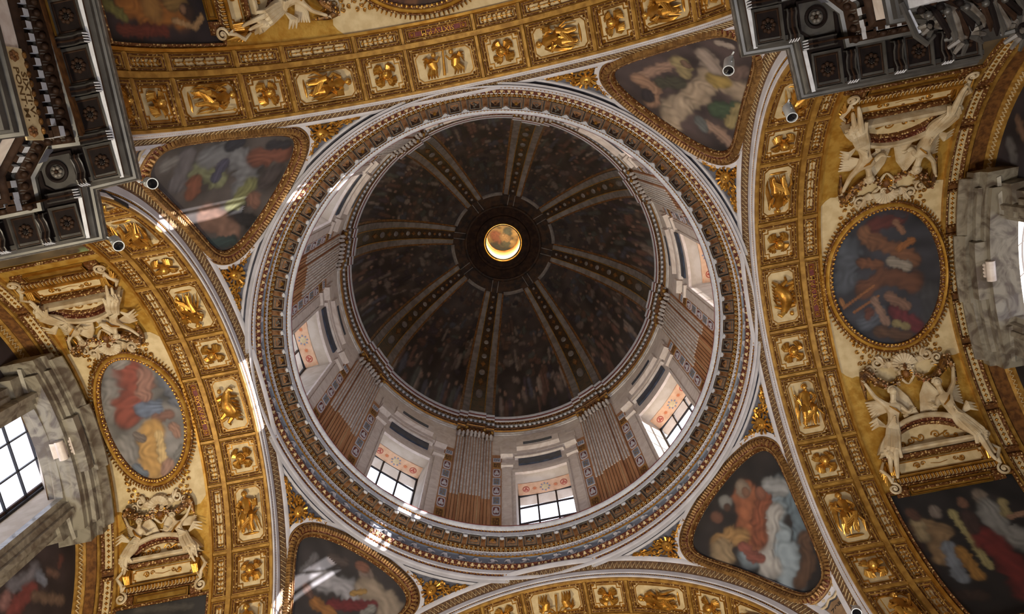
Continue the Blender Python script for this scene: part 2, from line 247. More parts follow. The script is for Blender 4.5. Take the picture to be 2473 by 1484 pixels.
PT={
'BR':((40, 32, 30),[([(-6.1, 31.9), (-0.8, 30.5), (4.4, 28.9)],2.65,(135, 150, 160)),([(-2.2, 30.7), (0.2, 25.6), (2.4, 21.9)],2.9,(150, 165, 175)),([(-3.2, 30.6), (2.6, 28.3), (3.4, 25.4)],1.94,(178, 172, 166)),([(-7.8, 30.7), (-5.2, 26.9), (-3.8, 24.8)],1.53,(105, 122, 134)),([(-2.4, 36.7), (0.4, 33.9), (2.3, 31.1)],2.4,(172, 96, 58)),([(-4.2, 33.3), (-0.8, 32.4), (1.4, 30.0)],1.4,(150, 78, 48)),([(-5.9, 34.1), (-7.1, 31.6)],1.4,(160, 160, 160)),([(-2.7, 37.9), (-2.5, 37.2)],1.35,(150, 128, 108)),([(-2.6, 36.9), (-2.4, 36.5)],0.71,(140, 95, 70)),([(-4.1, 34.7), (-3.9, 34.2)],0.91,(150, 90, 65)),([(1.0, 38.7), (1.1, 38.4)],1.13,(140, 136, 130)),([(1.5, 37.7), (1.6, 37.5)],0.64,(90, 60, 45)),([(4.0, 38.1), (4.0, 37.7)],0.99,(120, 75, 55)),([(6.5, 34.5), (4.3, 34.2), (3.5, 32.4)],1.68,(172, 126, 70)),([(7.1, 33.6), (7.6, 32.2)],1.88,(170, 140, 100)),([(4.3, 31.2), (4.4, 28.9), (3.5, 27.4)],0.97,(150, 80, 65)),([(-3.7, 23.8), (-1.4, 20.9), (1.4, 19.9)],1.49,(95, 65, 45)),]),
'TL':((72, 64, 62),[([(-1.3, 24.0), (1.1, 25.6), (-0.3, 30.7)],1.58,(112, 114, 84)),([(2.6, 26.1), (4.4, 29.6), (3.6, 33.7), (-0.5, 35.0)],2.03,(106, 106, 112)),([(5.2, 34.0), (7.4, 37.3)],1.89,(116, 66, 50)),([(1.8, 22.6), (-2.0, 23.7)],1.81,(96, 90, 95)),([(-3.3, 35.1), (0.6, 35.9)],1.43,(116, 116, 72)),([(2.6, 29.5), (0.1, 29.6)],1.01,(70, 68, 90)),([(-1.4, 26.5), (-3.3, 26.9)],1.43,(122, 70, 50)),([(-1.0, 37.8), (-1.5, 38.7)],1.3,(122, 82, 66)),([(-4.6, 35.8), (-4.5, 40.6)],1.14,(34, 30, 32)),([(-5.7, 31.5), (-7.1, 36.6)],2.13,(128, 92, 76)),([(-9.9, 33.4), (-8.3, 37.6)],0.99,(45, 60, 60)),([(-0.1, 19.9), (0.7, 20.9)],1.3,(110, 105, 105)),([(4.7, 38.7), (2.1, 38.1)],1.32,(70, 60, 60)),([(6.4, 29.7), (5.6, 28.7)],1.02,(45, 45, 55)),([(7.9, 34.7), (8.9, 36.8)],1.03,(45, 42, 48)),]),
'TR':((70, 54, 52),[([(-6.9, 36.0), (-5.9, 32.9), (-4.0, 28.8)],1.18,(152, 116, 96)),([(-6.9, 36.0), (-4.2, 35.9), (-3.0, 38.6)],1.18,(152, 112, 86)),([(-4.4, 37.7), (-3.8, 38.3)],1.03,(50, 40, 42)),([(0.2, 38.3), (1.1, 32.6), (1.1, 27.8), (5.1, 26.0)],2.21,(166, 142, 116)),([(-4.0, 28.8), (-2.1, 30.3)],1.48,(150, 130, 86)),([(-1.9, 32.5), (-3.7, 34.3)],1.33,(70, 66, 50)),([(1.3, 27.6), (2.5, 27.2)],1.63,(162, 132, 62)),([(4.8, 32.3), (6.8, 29.4)],1.62,(62, 80, 54)),([(-2.3, 24.5), (0.2, 25.8)],1.49,(152, 132, 118)),([(1.6, 40.2), (0.7, 35.5)],1.92,(172, 148, 122)),([(-3.5, 28.4), (-2.7, 28.6)],0.59,(120, 90, 70)),([(5.1, 36.1), (7.7, 35.0), (9.8, 35.1)],1.1,(152, 118, 98)),([(4.3, 36.2), (5.6, 36.7)],1.03,(96, 98, 96)),([(7.7, 32.5), (6.8, 28.8)],1.02,(150, 130, 80)),([(-2.0, 20.8), (-0.6, 19.8)],0.68,(172, 152, 138)),([(2.6, 24.4), (3.2, 22.1)],1.34,(110, 85, 75)),([(-2.8, 44.5), (-0.4, 42.3)],0.74,(60, 48, 44)),]),
'BL':((54, 47, 47),[([(7.5, 32.8), (6.9, 36.0)],0.69,(100, 95, 98)),([(4.5, 33.4), (0.2, 34.5), (-2.9, 34.6)],1.8,(152, 148, 154)),([(-1.6, 38.7), (-2.4, 38.1)],1.2,(125, 105, 95)),([(-0.4, 39.1), (-1.4, 39.2)],0.85,(128, 80, 62)),([(-2.9, 36.2), (-6.9, 35.8), (-8.8, 33.9)],2.09,(152, 132, 112)),([(0.7, 30.9), (-5.4, 34.1)],1.09,(112, 34, 36)),([(3.3, 29.8), (0.0, 29.6)],1.09,(152, 96, 42)),([(-1.5, 34.3), (-3.2, 35.6)],0.55,(160, 120, 60)),([(5.6, 31.0), (4.4, 30.3)],0.82,(95, 65, 55)),([(4.3, 37.5), (2.1, 38.1)],0.98,(80, 66, 62)),([(-5.6, 33.6), (-4.8, 32.2)],0.83,(130, 125, 120)),]),
'OL':((112, 106, 102),[([(1.497, -0.17), (1.542, -0.054)],0.0403,(124, 118, 114)),([(1.284, -0.178), (1.272, -0.068)],0.0401,(96, 98, 108)),([(1.413, -0.225), (1.418, -0.125), (1.487, -0.042)],0.0607,(136, 62, 46)),([(1.363, -0.186), (1.396, -0.103)],0.0369,(146, 100, 84)),([(1.443, -0.251), (1.414, -0.263)],0.0271,(135, 125, 118)),([(1.42, -0.046), (1.363, -0.043)],0.0365,(94, 104, 126)),([(1.375, -0.002), (1.323, -0.009)],0.0231,(120, 80, 66)),([(1.528, 0.07), (1.524, 0.121)],0.0428,(128, 122, 118)),([(1.321, 0.043), (1.313, 0.078)],0.023,(146, 104, 84)),([(1.404, 0.044), (1.437, 0.122), (1.434, 0.188)],0.0526,(182, 134, 66)),([(1.384, 0.064), (1.391, 0.164)],0.0197,(196, 160, 100)),([(1.37, 0.184), (1.392, 0.213)],0.0261,(150, 110, 90)),([(1.502, 0.176), (1.474, 0.206)],0.0196,(92, 100, 112)),([(1.308, 0.13), (1.331, 0.159)],0.0196,(110, 105, 100)),([(1.452, 0.068), (1.472, 0.047)],0.0197,(110, 95, 85)),]),
'OR':((58, 56, 64),[([(1.349, -0.138), (1.323, -0.012)],0.0548,(86, 90, 100)),([(1.377, 0.161), (1.413, 0.135)],0.0409,(92, 96, 108)),([(1.628, 0.081), (1.628, 0.178)],0.0473,(70, 68, 72)),([(1.444, -0.21), (1.537, -0.223)],0.0389,(104, 44, 36)),([(1.405, -0.193), (1.442, -0.135)],0.0292,(140, 88, 54)),([(1.443, -0.152), (1.504, -0.106), (1.587, -0.049)],0.0322,(134, 82, 50)),([(1.392, -0.072), (1.453, -0.051)],0.0224,(130, 76, 46)),([(1.389, 0.033), (1.464, -0.0), (1.571, 0.037)],0.0413,(118, 68, 42)),([(1.303, 0.089), (1.429, 0.025)],0.0063,(160, 96, 50)),([(1.34, 0.113), (1.44, 0.068)],0.0063,(160, 96, 50)),([(1.298, 0.056), (1.303, 0.078)],0.0095,(165, 105, 55)),([(1.501, -0.058), (1.561, -0.026)],0.0208,(158, 142, 124)),([(1.492, 0.138), (1.559, 0.204)],0.0315,(116, 38, 44)),([(1.422, 0.081), (1.453, 0.176)],0.0174,(156, 116, 94)),([(1.478, 0.076), (1.541, 0.128)],0.0206,(140, 98, 76)),([(1.535, -0.1), (1.583, -0.123)],0.016,(168, 98, 42)),([(1.474, -0.278), (1.552, -0.228)],0.0164,(60, 50, 56)),([(1.416, 0.201), (1.519, 0.24)],0.0251,(100, 66, 44)),([(1.396, 0.124), (1.387, 0.138)],0.0221,(110, 60, 46)),([(1.484, 0.182), (1.527, 0.206)],0.0157,(150, 130, 80)),([(1.522, -0.21), (1.552, -0.162)],0.013,(150, 100, 70)),]),
'FRB':((34, 28, 28),[([(1.236, 0.967), (1.207, 1.195)],0.058,(78, 46, 34)),([(1.259, 1.248), (1.326, 1.267)],0.0376,(60, 40, 32)),([(1.378, 0.899), (1.376, 0.916)],0.0199,(135, 118, 106)),([(1.312, 0.958), (1.345, 0.992), (1.309, 1.091)],0.0428,(156, 120, 78)),([(1.302, 0.934), (1.293, 0.997)],0.0244,(165, 140, 98)),([(1.429, 0.924), (1.437, 1.031), (1.428, 1.162)],0.0168,(172, 156, 96)),([(1.352, 1.047), (1.321, 1.187)],0.0276,(128, 134, 144)),([(1.38, 1.072), (1.376, 1.183)],0.0231,(172, 118, 44)),([(1.549, 0.875), (1.55, 0.896)],0.0261,(142, 122, 104)),([(1.553, 0.935), (1.547, 1.022), (1.591, 1.087)],0.0492,(142, 138, 132)),([(1.48, 1.042), (1.496, 1.157), (1.479, 1.292)],0.0524,(128, 36, 32)),([(1.481, 0.884), (1.478, 0.901)],0.0184,(124, 82, 60)),([(1.472, 0.951), (1.46, 1.001)],0.0307,(70, 45, 40)),([(1.604, 0.92), (1.595, 0.962)],0.0215,(160, 140, 90)),([(1.598, 0.98), (1.649, 0.974)],0.0123,(165, 120, 90)),([(1.298, 0.895), (1.304, 0.913)],0.0214,(95, 60, 45)),]),
'FTL':((44, 30, 30),[([(1.361, -1.101), (1.349, -1.008), (1.347, -0.899)],0.0508,(168, 98, 30)),([(1.362, -1.177), (1.329, -1.114)],0.0216,(122, 114, 50)),([(1.372, -0.992), (1.36, -0.993)],0.0391,(172, 116, 48)),([(1.377, -0.92), (1.384, -0.887)],0.0286,(150, 110, 50)),([(1.363, -0.866), (1.353, -0.86)],0.0241,(66, 42, 28)),([(1.366, -0.877), (1.358, -0.877)],0.0128,(150, 105, 70)),([(1.328, -0.921), (1.308, -0.85), (1.347, -0.804)],0.0115,(176, 130, 78)),([(1.295, -1.145), (1.296, -0.963)],0.0213,(112, 44, 26)),([(1.379, -0.813), (1.341, -0.794)],0.0141,(36, 24, 30)),]),
'FLU':((88, 70, 44),[([(1.281, -0.816), (1.236, -0.815)],0.0198,(112, 124, 76)),([(1.418, -0.802), (1.346, -0.802)],0.0139,(140, 90, 30)),([(1.489, -0.802), (1.444, -0.784)],0.016,(80, 60, 40)),([(1.321, -0.821), (1.297, -0.825)],0.014,(80, 60, 38)),]),
'FLB':((42, 38, 36),[([(1.523, 0.715), (1.314, 0.738)],0.0161,(62, 56, 50)),]),
'LL':((54, 40, 40),[([(0.352, 2.746), (0.363, 2.692), (0.333, 2.598)],0.0302,(122, 116, 124)),([(0.38, 2.749), (0.415, 2.768)],0.0227,(130, 134, 150)),([(0.405, 2.695), (0.407, 2.567)],0.0333,(140, 60, 54)),([(0.367, 2.541), (0.355, 2.571)],0.0271,(156, 104, 98)),([(0.429, 2.694), (0.524, 2.822)],0.0222,(122, 92, 72)),([(0.398, 2.809), (0.435, 2.845)],0.0176,(120, 85, 70)),([(0.396, 2.897), (0.409, 2.875)],0.0184,(110, 60, 50)),]),
'LR':((42, 34, 38),[([(-0.436, 2.927), (-0.387, 2.911)],0.027,(92, 88, 88)),([(-0.513, 2.872), (-0.458, 2.844)],0.0185,(110, 80, 60)),([(-0.335, 2.955), (-0.322, 2.908)],0.0158,(60, 40, 36)),]),
'LA':((158, 130, 84),[([(-0.066, -0.011), (-0.04, 0.03)],0.0477,(130, 70, 55)),([(-0.103, 0.087), (0.006, 0.151)],0.0548,(48, 58, 68)),([(0.011, 0.075), (0.044, -0.023)],0.0411,(66, 78, 76)),([(0.001, 0.02), (0.024, 0.042)],0.0375,(146, 116, 84)),]),
}

# ================================================================ STRUCTURE AND OBJECTS
ST = dict(kind='structure')
def arm_mw(th): return T(0, 0, HS) @ Rz(th)
def on_vault(x, phi): return Rx(-phi) @ T(x, 0, RA)          # arm frame -> frame on the vault, local z outwards, room below
ARMS = dict(left=dict(th=PI, sg=-1, xf=1.61, xw=1.76), right=dict(th=0.0, sg=1, xf=1.70, xw=1.86),
            near=dict(th=-PI/2, sg=1, xf=1.70, xw=1.86), far=dict(th=PI/2, sg=-1, xf=1.70, xw=1.86))
SEP = [-93.95, -76.85, -65.5, -48.4, -37.05, -19.95, -8.6, 8.6, 19.95, 37.05, 48.4, 65.5, 76.85, 93.95]
WU, NU = 1.084, 1.204

# ---- shared coffer meshes
def coffer_meshes(hu, hv, style, orn):
    n = 9
    a = MB(); P = rect_path(-hu, hu, -hv, hv, n)
    a.sweep(P, [(-.001, -.006), (-.001, .005), (.0015, .007), (.0030, .004)], 'goldflat'); a.sweep(P, [(.0030, .004), (.0045, .0075), (.0070, .0075), (.0080, .003)], 'lace')
    a.sweep(P, [(.0080, .003), (.0090, .006), (.0110, .006), (.0118, .002)], 'goldflat'); a.sweep(P, [(.0118, .002), (.0130, .0035), (.0150, .002), (.0158, -.008)], 'lace')
    fr = a.mesh('coffer_frame', barrel)
    b = MB(); i = .0145; u = np.linspace(-hu+i, hu-i, 3); v = np.linspace(-hv+i, hv-i, n)
    U, V = np.meshgrid(u, v, indexing='ij'); b.grid(np.stack([U, V, 0*U-.005], 2), 'cream' if orn != 'text' else 'crimson'); pn = b.mesh('coffer_panel', barrel)
    c = MB()
    if orn == 'wide':
        j = .0215; k = .015
        q = np.array(notched(-hu+j, hu-j, -hv+j, hv-j, k, style)); q2 = []
        for s in range(len(q)):
            e = q[(s+1) % len(q)]; m = max(1, int(np.hypot(*(e-q[s]))/.03)); q2 += [tuple(q[s]+(e-q[s])*t/m) for t in range(m)]
        c.sweep(q2, [(-.0015, -.006), (-.0015, -.001), (.0018, -.001), (.0018, -.006)], 'gold')
        for su in (-1, 1):
            for sv in (-1, 1):
                p = (su*(hu-j-.001), sv*(hv-j-.001)); (c.star if style == 'oct' else c.flower)(p, .0095, -.006, .002, 'gold')
        c.sweep(rect_path(-hu+.0160, hu-.0160, -hv+.0160, hv-.0160, n), [(0, -.006), (0, -.002), (.0015, -.002), (.0015, -.006)], 'gold')
    elif orn == 'text':
        c.sweep(rect_path(-hu+.0160, hu-.0160, -hv+.0160, hv-.0160, n), [(0, -.006), (0, -.002), (.0015, -.002), (.0015, -.006)], 'gold')
        for s in (-1, 1): c.flower((0, s*(hv-.028)), .009, -.005, .003, 'gold'); c.box(-.0075, .0075, s*(hv-.038)-.001, s*(hv-.038)+.001, -.005, 0, 'gold')
    else:
        L = hv-.024; m = int(L/.017)
        c.tube([(0, -L, -.003), (0, L, -.003)], .0012, 'gold', 5)
        for t in np.linspace(-L, L, 2*m+1):
            k = int(round(t/L*m)); r = .0042 if k % 2 else .003
            c.ball((0, t, -.003), (r, r*1.5, .005), 'gold', 6, 4)
            if k % 2 == 0 and orn == 'scroll':
                for s in (-1, 1): c.spiral((s*.0085, t+.002, ), .0058, 1.2, PI if s > 0 else 0, 'gold', -.002, .0017, s, 12)
            elif k % 2:
                for s in (-1, 1): c.tube([(0, t-.003, -.003), (s*.006, t+.001, 0), (s*.011, t+.006, -.003)], [.002, .003, .0005], 'gold', 5)
    return fr, pn, c.mesh('coffer_ornament', barrel)
hvO, hvS = (8.55-.55)*D2R*RA, (5.675-.55)*D2R*RA
CF_ = {('w', 'o'): coffer_meshes(.071, hvO, 'oct', 'wide'), ('w', 's'): coffer_meshes(.071, hvS, 'step', 'wide'),
       ('n', 'o'): coffer_meshes(.0265, hvO, 'oct', 'candle'), ('n', 's'): coffer_meshes(.0265, hvS, 'oct', 'scroll'), ('n', 't'): coffer_meshes(.0265, hvO, 'oct', 'text')}

def strip_u(x0, x1, p0, p1, w, m, n=60, prof=None):   # band round the vault between two x, proud by w
    a = MB(); ph = np.linspace(p0, p1, n)*D2R*RA
    pr = prof or [(0, -.006), (0.0012, w), (x1-x0-.0012, w), (x1-x0, -.006)]
    a.grid([[(x0+o, p, h) for o, h in pr] for p in ph], m)
    return a
def vault_map(V):                # (x, arc, w) -> arm frame
    q = RA-V[:, 2]; a = V[:, 1]/RA; return np.stack([V[:, 0], q*np.sin(a), q*np.cos(a)], 1)
def text_geo(txt, size, depth, align='CENTER'):
    cu = bpy.data.curves.new('t', 'FONT'); cu.body = txt; cu.size = size*10; cu.extrude = depth*5; cu.align_x = align; cu.align_y = 'CENTER'; cu.resolution_u = 2; cu.offset = size*.12
    o = bpy.data.objects.new('t', cu); SC.collection.objects.link(o); dg = bpy.context.evaluated_depsgraph_get(); me = o.evaluated_get(dg).to_mesh()
    V = np.array([v.co[:] for v in me.vertices])/10; F = [tuple(p.vertices) for p in me.polygons]
    bpy.data.objects.remove(o); return V, F
TXT = text_geo('SIXT·V·P·M', .0255, .002)

# ---- gilded relief prototypes, u across, v up (towards the crown), w out of the panel
def cherub(k=0):
    m = MB(); rg = random.Random(k)
    m.ball((0, .002, .014), (.0140, .0168, .017), 'goldbright', 10, 7); m.ball((0, -.003, .027), (.0028, .0035, .004), 'goldbright')
    for s in (-1, 1): m.ball((s*.0065, -.005, .022), (.004, .0035, .005), 'goldbright'); m.ball((s*.005, .003, .026), (.0025, .0015, .002), 'gold')
    m.ball((0, -.0085, .0245), (.0035, .0012, .002), 'gold')
    for i in range(11):
        a = PI*(-.08+1.16*i/10); m.ball((.0135*math.cos(a), .003+.0145*math.sin(a), .012+.004*rg.random()), .0048, 'gold', 6, 4)
    for s in (-1, 1):
        for up in (1, -1):
            x0, y0 = s*.010, up*.006-.002
            for f in range(6):
                a = (22+f*14+rg.uniform(-3, 3))*D2R*up; L = .036-.0018*f if up > 0 else .034-.002*f
                p1 = (x0+s*L*.55*math.cos(a*.6), y0+L*.5*math.sin(a*.9), .014); p2 = (x0+s*L*.80*math.cos(a), y0+L*1.05*math.sin(a)*1.05, .004)
                m.tube([(x0, y0, .010), p1, p2], [.004, .0068, .0026], 'gold' if f % 2 else 'goldbright', 6, .55)
    m.tube([(-.012, -.012, .006), (0, -.018, .012), (.012, -.012, .006)], [.003, .005, .003], 'gold', 6)
    for s in (-1, 1): m.tube([(s*.004, -.016, .008), (s*.012, -.026, .010), (s*.006, -.036, .003)], [.003, .005, .001], 'gold', 5)
    return m
def saint(k=0):
    m = MB(); rg = random.Random(50+k); g, b = 'gold', 'goldbright'; lean = rg.uniform(-.006, .006)
    hx = lean*1.3
    m.ball((hx, .066, .020), (.0085, .0105, .010), b, 9, 6); m.ball((hx, .064, .029), (.002, .003, .003), b)
    for i in range(8): a = PI*i/7; m.ball((hx+.0085*math.cos(a), .068+.009*math.sin(a), .018), .0038, g, 6, 3)
    if k % 2: m.ball((hx, .056, .026), (.005, .007, .005), g)
    m.tube([(hx, .056, .018), (lean*.8, .046, .018), (0, .022, .022), (0, .000, .020)], [.005, .017, .015, .018], g, 9, .62)
    for s in (-1, 1):
        e = (s*.030+lean, .026+rg.uniform(-.004, .004), .020); hd = (s*(.012 if (k+s) % 3 else .036), .014 if (k+s) % 3 else .044, .032)
        m.tube([(s*.016+lean, .047, .018), e, hd], [.0068, .0062, .0040], g, 7); m.ball(hd, .0042, b, 6, 4)
        for f in range(3): m.tube([(s*.018+lean, .046-f*.003, .022), (s*(.026+.003*f), .030-f*.004, .027-f*.002), (s*.020, .016-f*.005, .024)], [.002, .003, .0015], b, 5)
    tw = rg.choice((-1, 1)); kn = [(-.019*tw, -.008, .036), (.017*tw, -.020, .031)]
    for i, (x, y, w) in enumerate(kn):
        m.tube([(x*.6, .004, .020), (x, y, w), (x*.75+.004*tw, -.036, .024), (x*.9+.006*tw, -.060, .014)], [.012, .0105, .0080, .0060], g, 8, .8); m.ball((x*.9+.006*tw, -.063, .018), (.005, .004, .006), b, 7, 4)
    for f in range(12):
        x = -.038+.0069*f; sw = .010*math.sin(f*1.9+k)
        m.tube([(x*.4, .008, .024), (x*.8+sw*.4, -.014+.006*math.sin(f+k), .036-abs(x)*.35), (x*.9+sw, -.036, .027), (x+sw*.6, -.058-.006*math.sin(f*2.3), .006)], [.0016, .0036, .0032, .0012], b if f % 2 else g, 5)
    for f in range(7): m.tube([((-.036+.004*f)*tw, .008-f*.006, .012), ((-.016+.003*f)*tw, -.012-f*.005, .036-.001*f), ((.010+.002*f)*tw, -.030-f*.004, .030), ((.028-.001*f)*tw, -.052-f*.002, .008)], [.0015, .0034, .0040, .0012], g if f % 2 else b, 5)
    for f in range(4): m.tube([(.020*tw, .044-f*.004, .014), (.034*tw, .020-f*.006, .020), (.040*tw, -.010-f*.008, .012), (.034*tw, -.036-f*.004, .004)], [.003, .0052, .0045, .0015], g, 5)
    m.ball((0, -.068, .000), (.030, .0045, .006), g, 10, 4)
    t = k % 4
    if t == 0: m.box(-.040, -.022, .020, .046, .022, .030, g, .002)
    elif t == 1: m.tube([(.038, -.060, .012), (.036, .075, .014)], .0018, b, 5)
    elif t == 2: m.tube([(-.036, -.030, .012), (-.034, .078, .012)], .0018, b, 5); m.ball((-.034, .07, .012), .005, b)
    else:
        for f in range(5): m.tube([(.018, .046, .012), (.034, .052-f*.010, .012), (.044, .040-f*.015, .004)], [.003, .0045, .001], g, 5)
    return m
def beast(k=0):
    m = MB(); g, b = 'gold', 'goldbright'
    m.tube([(-.022, -.040, .016), (-.008, -.024, .028), (.002, .004, .030), (.000, .030, .024), (-.010, .052, .022)], [.014, .021, .023, .017, .010], g, 10, .7)
    m.tube([(-.010, .050, .022), (-.022, .060, .026), (-.032, .052, .026)], [.009, .008, .0045], b, 7)
    for x, y, x2, y2 in ((-.020, -.040, -.034, -.060), (-.002, -.044, .012, -.070), (.016, -.026, .036, -.052), (.010, .030, .034, .026), (-.012, .040, -.036, .028)):
        m.tube([(x, y, .018), ((x+x2)/2+.006, (y+y2)/2, .024), (x2, y2, .012)], [.009, .006, .004], g, 6)
    for f in range(8): m.tube([(.016, .040-f*.012, .014), (.028+.004*(f % 2), .034-f*.012, .022), (.038, .020-f*.010, .006)], [.003, .0055, .0015], b if f % 2 else g, 5)
    for f in range(5): m.tube([(-.018, .020-f*.012, .024), (-.030, .014-f*.013, .024), (-.036, .002-f*.012, .008)], [.003, .005, .0015], g, 5)
    m.ball((.016, .058, .024), (.008, .009, .009), b, 8, 6)
    return m
def pair(k=0):
    m = MB(); g, b = 'gold', 'goldbright'
    for s in (-1, 1):
        y = s*.036
        m.tube([(.020, y, .012), (.006, y*1.1, .024), (-.014, y*.9, .020)], [.010, .016, .012], g, 9, .7); m.ball((.032, y*.8, .020), .0085, b, 8, 6)
        for f in range(4): m.tube([(-.008, y-.012+.007*f, .024), (-.024, y*1.25-.010+.008*f, .028), (-.038, y*1.2-.016+.010*f, .008)], [.004, .0058, .002], b if f % 2 else g, 5)
        for f in range(4): m.tube([(.014, y+s*.006, .012), (.026-.004*f, y+s*(.018+.002*f), .018), (.026-.010*f, y+s*(.032-.001*f), .004)], [.003, .0055, .001], g, 5)
        m.tube([(.012, y, .024), (.010, y*.55, .030), (.024, y*.28, .026)], [.005, .004, .003], b, 6)
    m.tube([(.044, .004, .016), (-.036, -.006, .016)], [.003, .005], b, 6)
    return m
CHM = [cherub(i).mesh('cherub_relief', flatdown) for i in range(3)]
STM = [saint(i).mesh('saint_relief', flatdown) for i in range(8)]
BEM = beast().mesh('beast_relief', flatdown); PRM = pair().mesh('kneeling_pair_relief', flatdown)
ORD = ['first', 'second', 'third', 'fourth', 'fifth']
DIRW = dict(left=('above', 'below'), right=('above', 'below'), near=('left of', 'right of'), far=('left of', 'right of'))
ARCHN = dict(left='left arch', right='right arch', near='top arch', far='bottom arch')
SHOW = dict(left=(-72, 58), right=(-62, 88), near=(-88, 72), far=(-32, 60))

def relief_at(an, A, i):
    a, b = SEP[i], SEP[i+1]; c = (a+b)/2; obl = (b-a) > 14; phi = A['sg']*c*D2R
    mw = arm_mw(A['th']) @ on_vault(WU, phi)
    if phi > 0: mw = mw @ Rz(PI)
    crown = abs(c) < 3; k = i+len(an)
    if crown: me, nm, what = ((BEM, 'beast_relief', 'reared animal with drapery') if an in ('left', 'right') else (PRM, 'kneeling_pair_relief', 'pair of kneeling winged figures'))
    elif obl: me, nm, what = STM[(i*3+len(an)) % 8], 'saint_relief', 'seated robed figure'
    else: me, nm, what = CHM[k % 3], 'cherub_relief', 'winged cherub head'
    d = abs(i-6); nd = (d-2)//2 if obl else (d-1)//2
    lab = f'gilded {what} in the crown coffer of the {ARCHN[an]}' if crown else f'gilded {what}, {ORD[max(0, nd)]} {"oblong" if obl else "square"} coffer {DIRW[an][0 if c < 0 else 1]} the {ARCHN[an]} crown'
    link(nm, me, None, mw @ Matrix.Scale(1.1, 4), label=lab, cat='relief', group='gilded reliefs in the arch coffers')

def make_arm(an):
    A = ARMS[an]; th, sg, xf, xw = A['th'], A['sg'], A['xf'], A['xw']; base = arm_mw(th)
    root = empty('ceiling_'+an, base, **ST)
    a = MB(); ph = np.linspace(-100, 100, 90)*D2R*RA
    a.grid([[(x, p, -.006) for x in (1.0, 1.02, xf, xw+.06)] for p in ph], 'umber'); a.build('vault', root, vault_map)
    lo, hi = -94, 94
    for x0, x1, w, m in ((1.0, 1.0115, .009, 'goldflat'), (1.157, 1.1765, .012, 'goldflat'), (1.2315, 1.243, .012, 'goldbright'), (xf-.004, xf+.010, .010, 'goldflat'), (xf+.066, xf+.078, .010, 'goldflat')):
        strip_u(x0, x1, lo, hi, w, m, 90).build('rib', root, vault_map)
    strip_u(xf+.082, xw-.026, lo, hi, .004, 'umber', 60).build('band', root, vault_map)
    for i, s in enumerate(SEP):                      # cross ribs
        for x0, x1 in ((1.0115, 1.157), (1.1765, 1.2315)):
            b = MB(); h = .0062; b.grid([[(x, s*D2R*RA*sg+o, w) for o, w in ((-h, -.006), (-h+.0012, .0085), (h-.0012, .0085), (h, -.006))] for x in (x0, x1)], 'goldflat'); b.build('cross_rib', root, vault_map)
    l0, l1 = SHOW[an]
    for i in range(len(SEP)-1):
        c = (SEP[i]+SEP[i+1])/2; obl = (SEP[i+1]-SEP[i]) > 14
        if not (l0-22 < c < l1+22): continue
        phi = sg*c*D2R
        for z, x in (('w', WU), ('n', NU)):
            if an == 'far' and z == 'n': continue
            key = (z, 'o' if obl else 's')
            if z == 'n' and abs(c) < 3: key = ('n', 't')
            fr, pn, orn = CF_[key]
            f = link('coffer', fr, root, on_vault(x, phi)); link('panel', pn, f); o = link('ornament', orn, f)
            if key[1] == 't':
                t = MB(); V, F = TXT; V = V.copy(); V = np.stack([-V[:, 1], -V[:, 0], .0005+V[:, 2]*.5], 1)
                t.add(V, F, 'goldbright'); t.build('lettering', f, flatdown, smooth=False)
        if l0 <= c <= l1: relief_at(an, A, i)
    if an != 'far':                                  # outer band of small ornamented panels and zigzag arch at the end wall
        for i in range(len(SEP)-1):
            s = np.linspace(SEP[i]+.7, SEP[i+1]-.7, 8)*D2R*RA*sg; c = (SEP[i]+SEP[i+1])/2
            if not (-80 < c < 80): continue
            b = MB(); x0, x1 = xf+.012, xf+.064; v0, v1 = sorted((s[0], s[-1]))
            b.sweep(rect_path(x0, x1, v0, v1, 8), [(0, -.006), (0, .006), (.004, .008), (.010, .003), (.012, -.004)], 'lace')
            pb = b.build('panel', root, vault_map)
            q = MB(); q.grid([[(x, v, -.003) for x in (x0+.011, x1-.011)] for v in np.linspace(v0+.011, v1-.011, 8)], 'cream'); n = int((v1-v0)/.02)
            for j in range(n): q.flower(((x0+x1)/2, v0+.018+(v1-v0-.036)*j/max(1, n-1)), .0085, -.004, .003, 'gold', 4)
            q.build('ornament', pb, vault_map)
        zz = MB(); 
        zz.grid([[(xw-.026, p, 0), (xw-.026, p, .006), (xw-.016, p, .012), (xw-.012, p, .034), (xw, p, .036)] for p in ph], 'goldflat')
        n = 150
        for j in range(n):
            p0, p1 = (-90+180*j/n)*D2R*RA, (-90+180*(j+1)/n)*D2R*RA; m_ = (p0+p1)/2
            for e, f in ((p0, m_), (m_, p1)):
                ws = (.014, .031) if e == p0 else (.031, .014)
                zz.box(0, 0, 0, 0, 0, 0, 'lace') if False else zz.add([(xw-.0165+.004*(w_-.014)/.017-dx, p, w_) for p, w_ in ((e, ws[0]), (f, ws[1])) for dx in (0.0, .003)]+[(xw-.0165+.004*(w_-.014)/.017-.003, p+.003, w_) for p, w_ in ((e, ws[0]), (f, ws[1]))], [(0, 1, 3, 2), (1, 4, 5, 3), (0, 4, 5, 2)], 'cream')
        zz.build('zigzag_arch', root, vault_map)
    return root
for an in ARMS: make_arm(an)

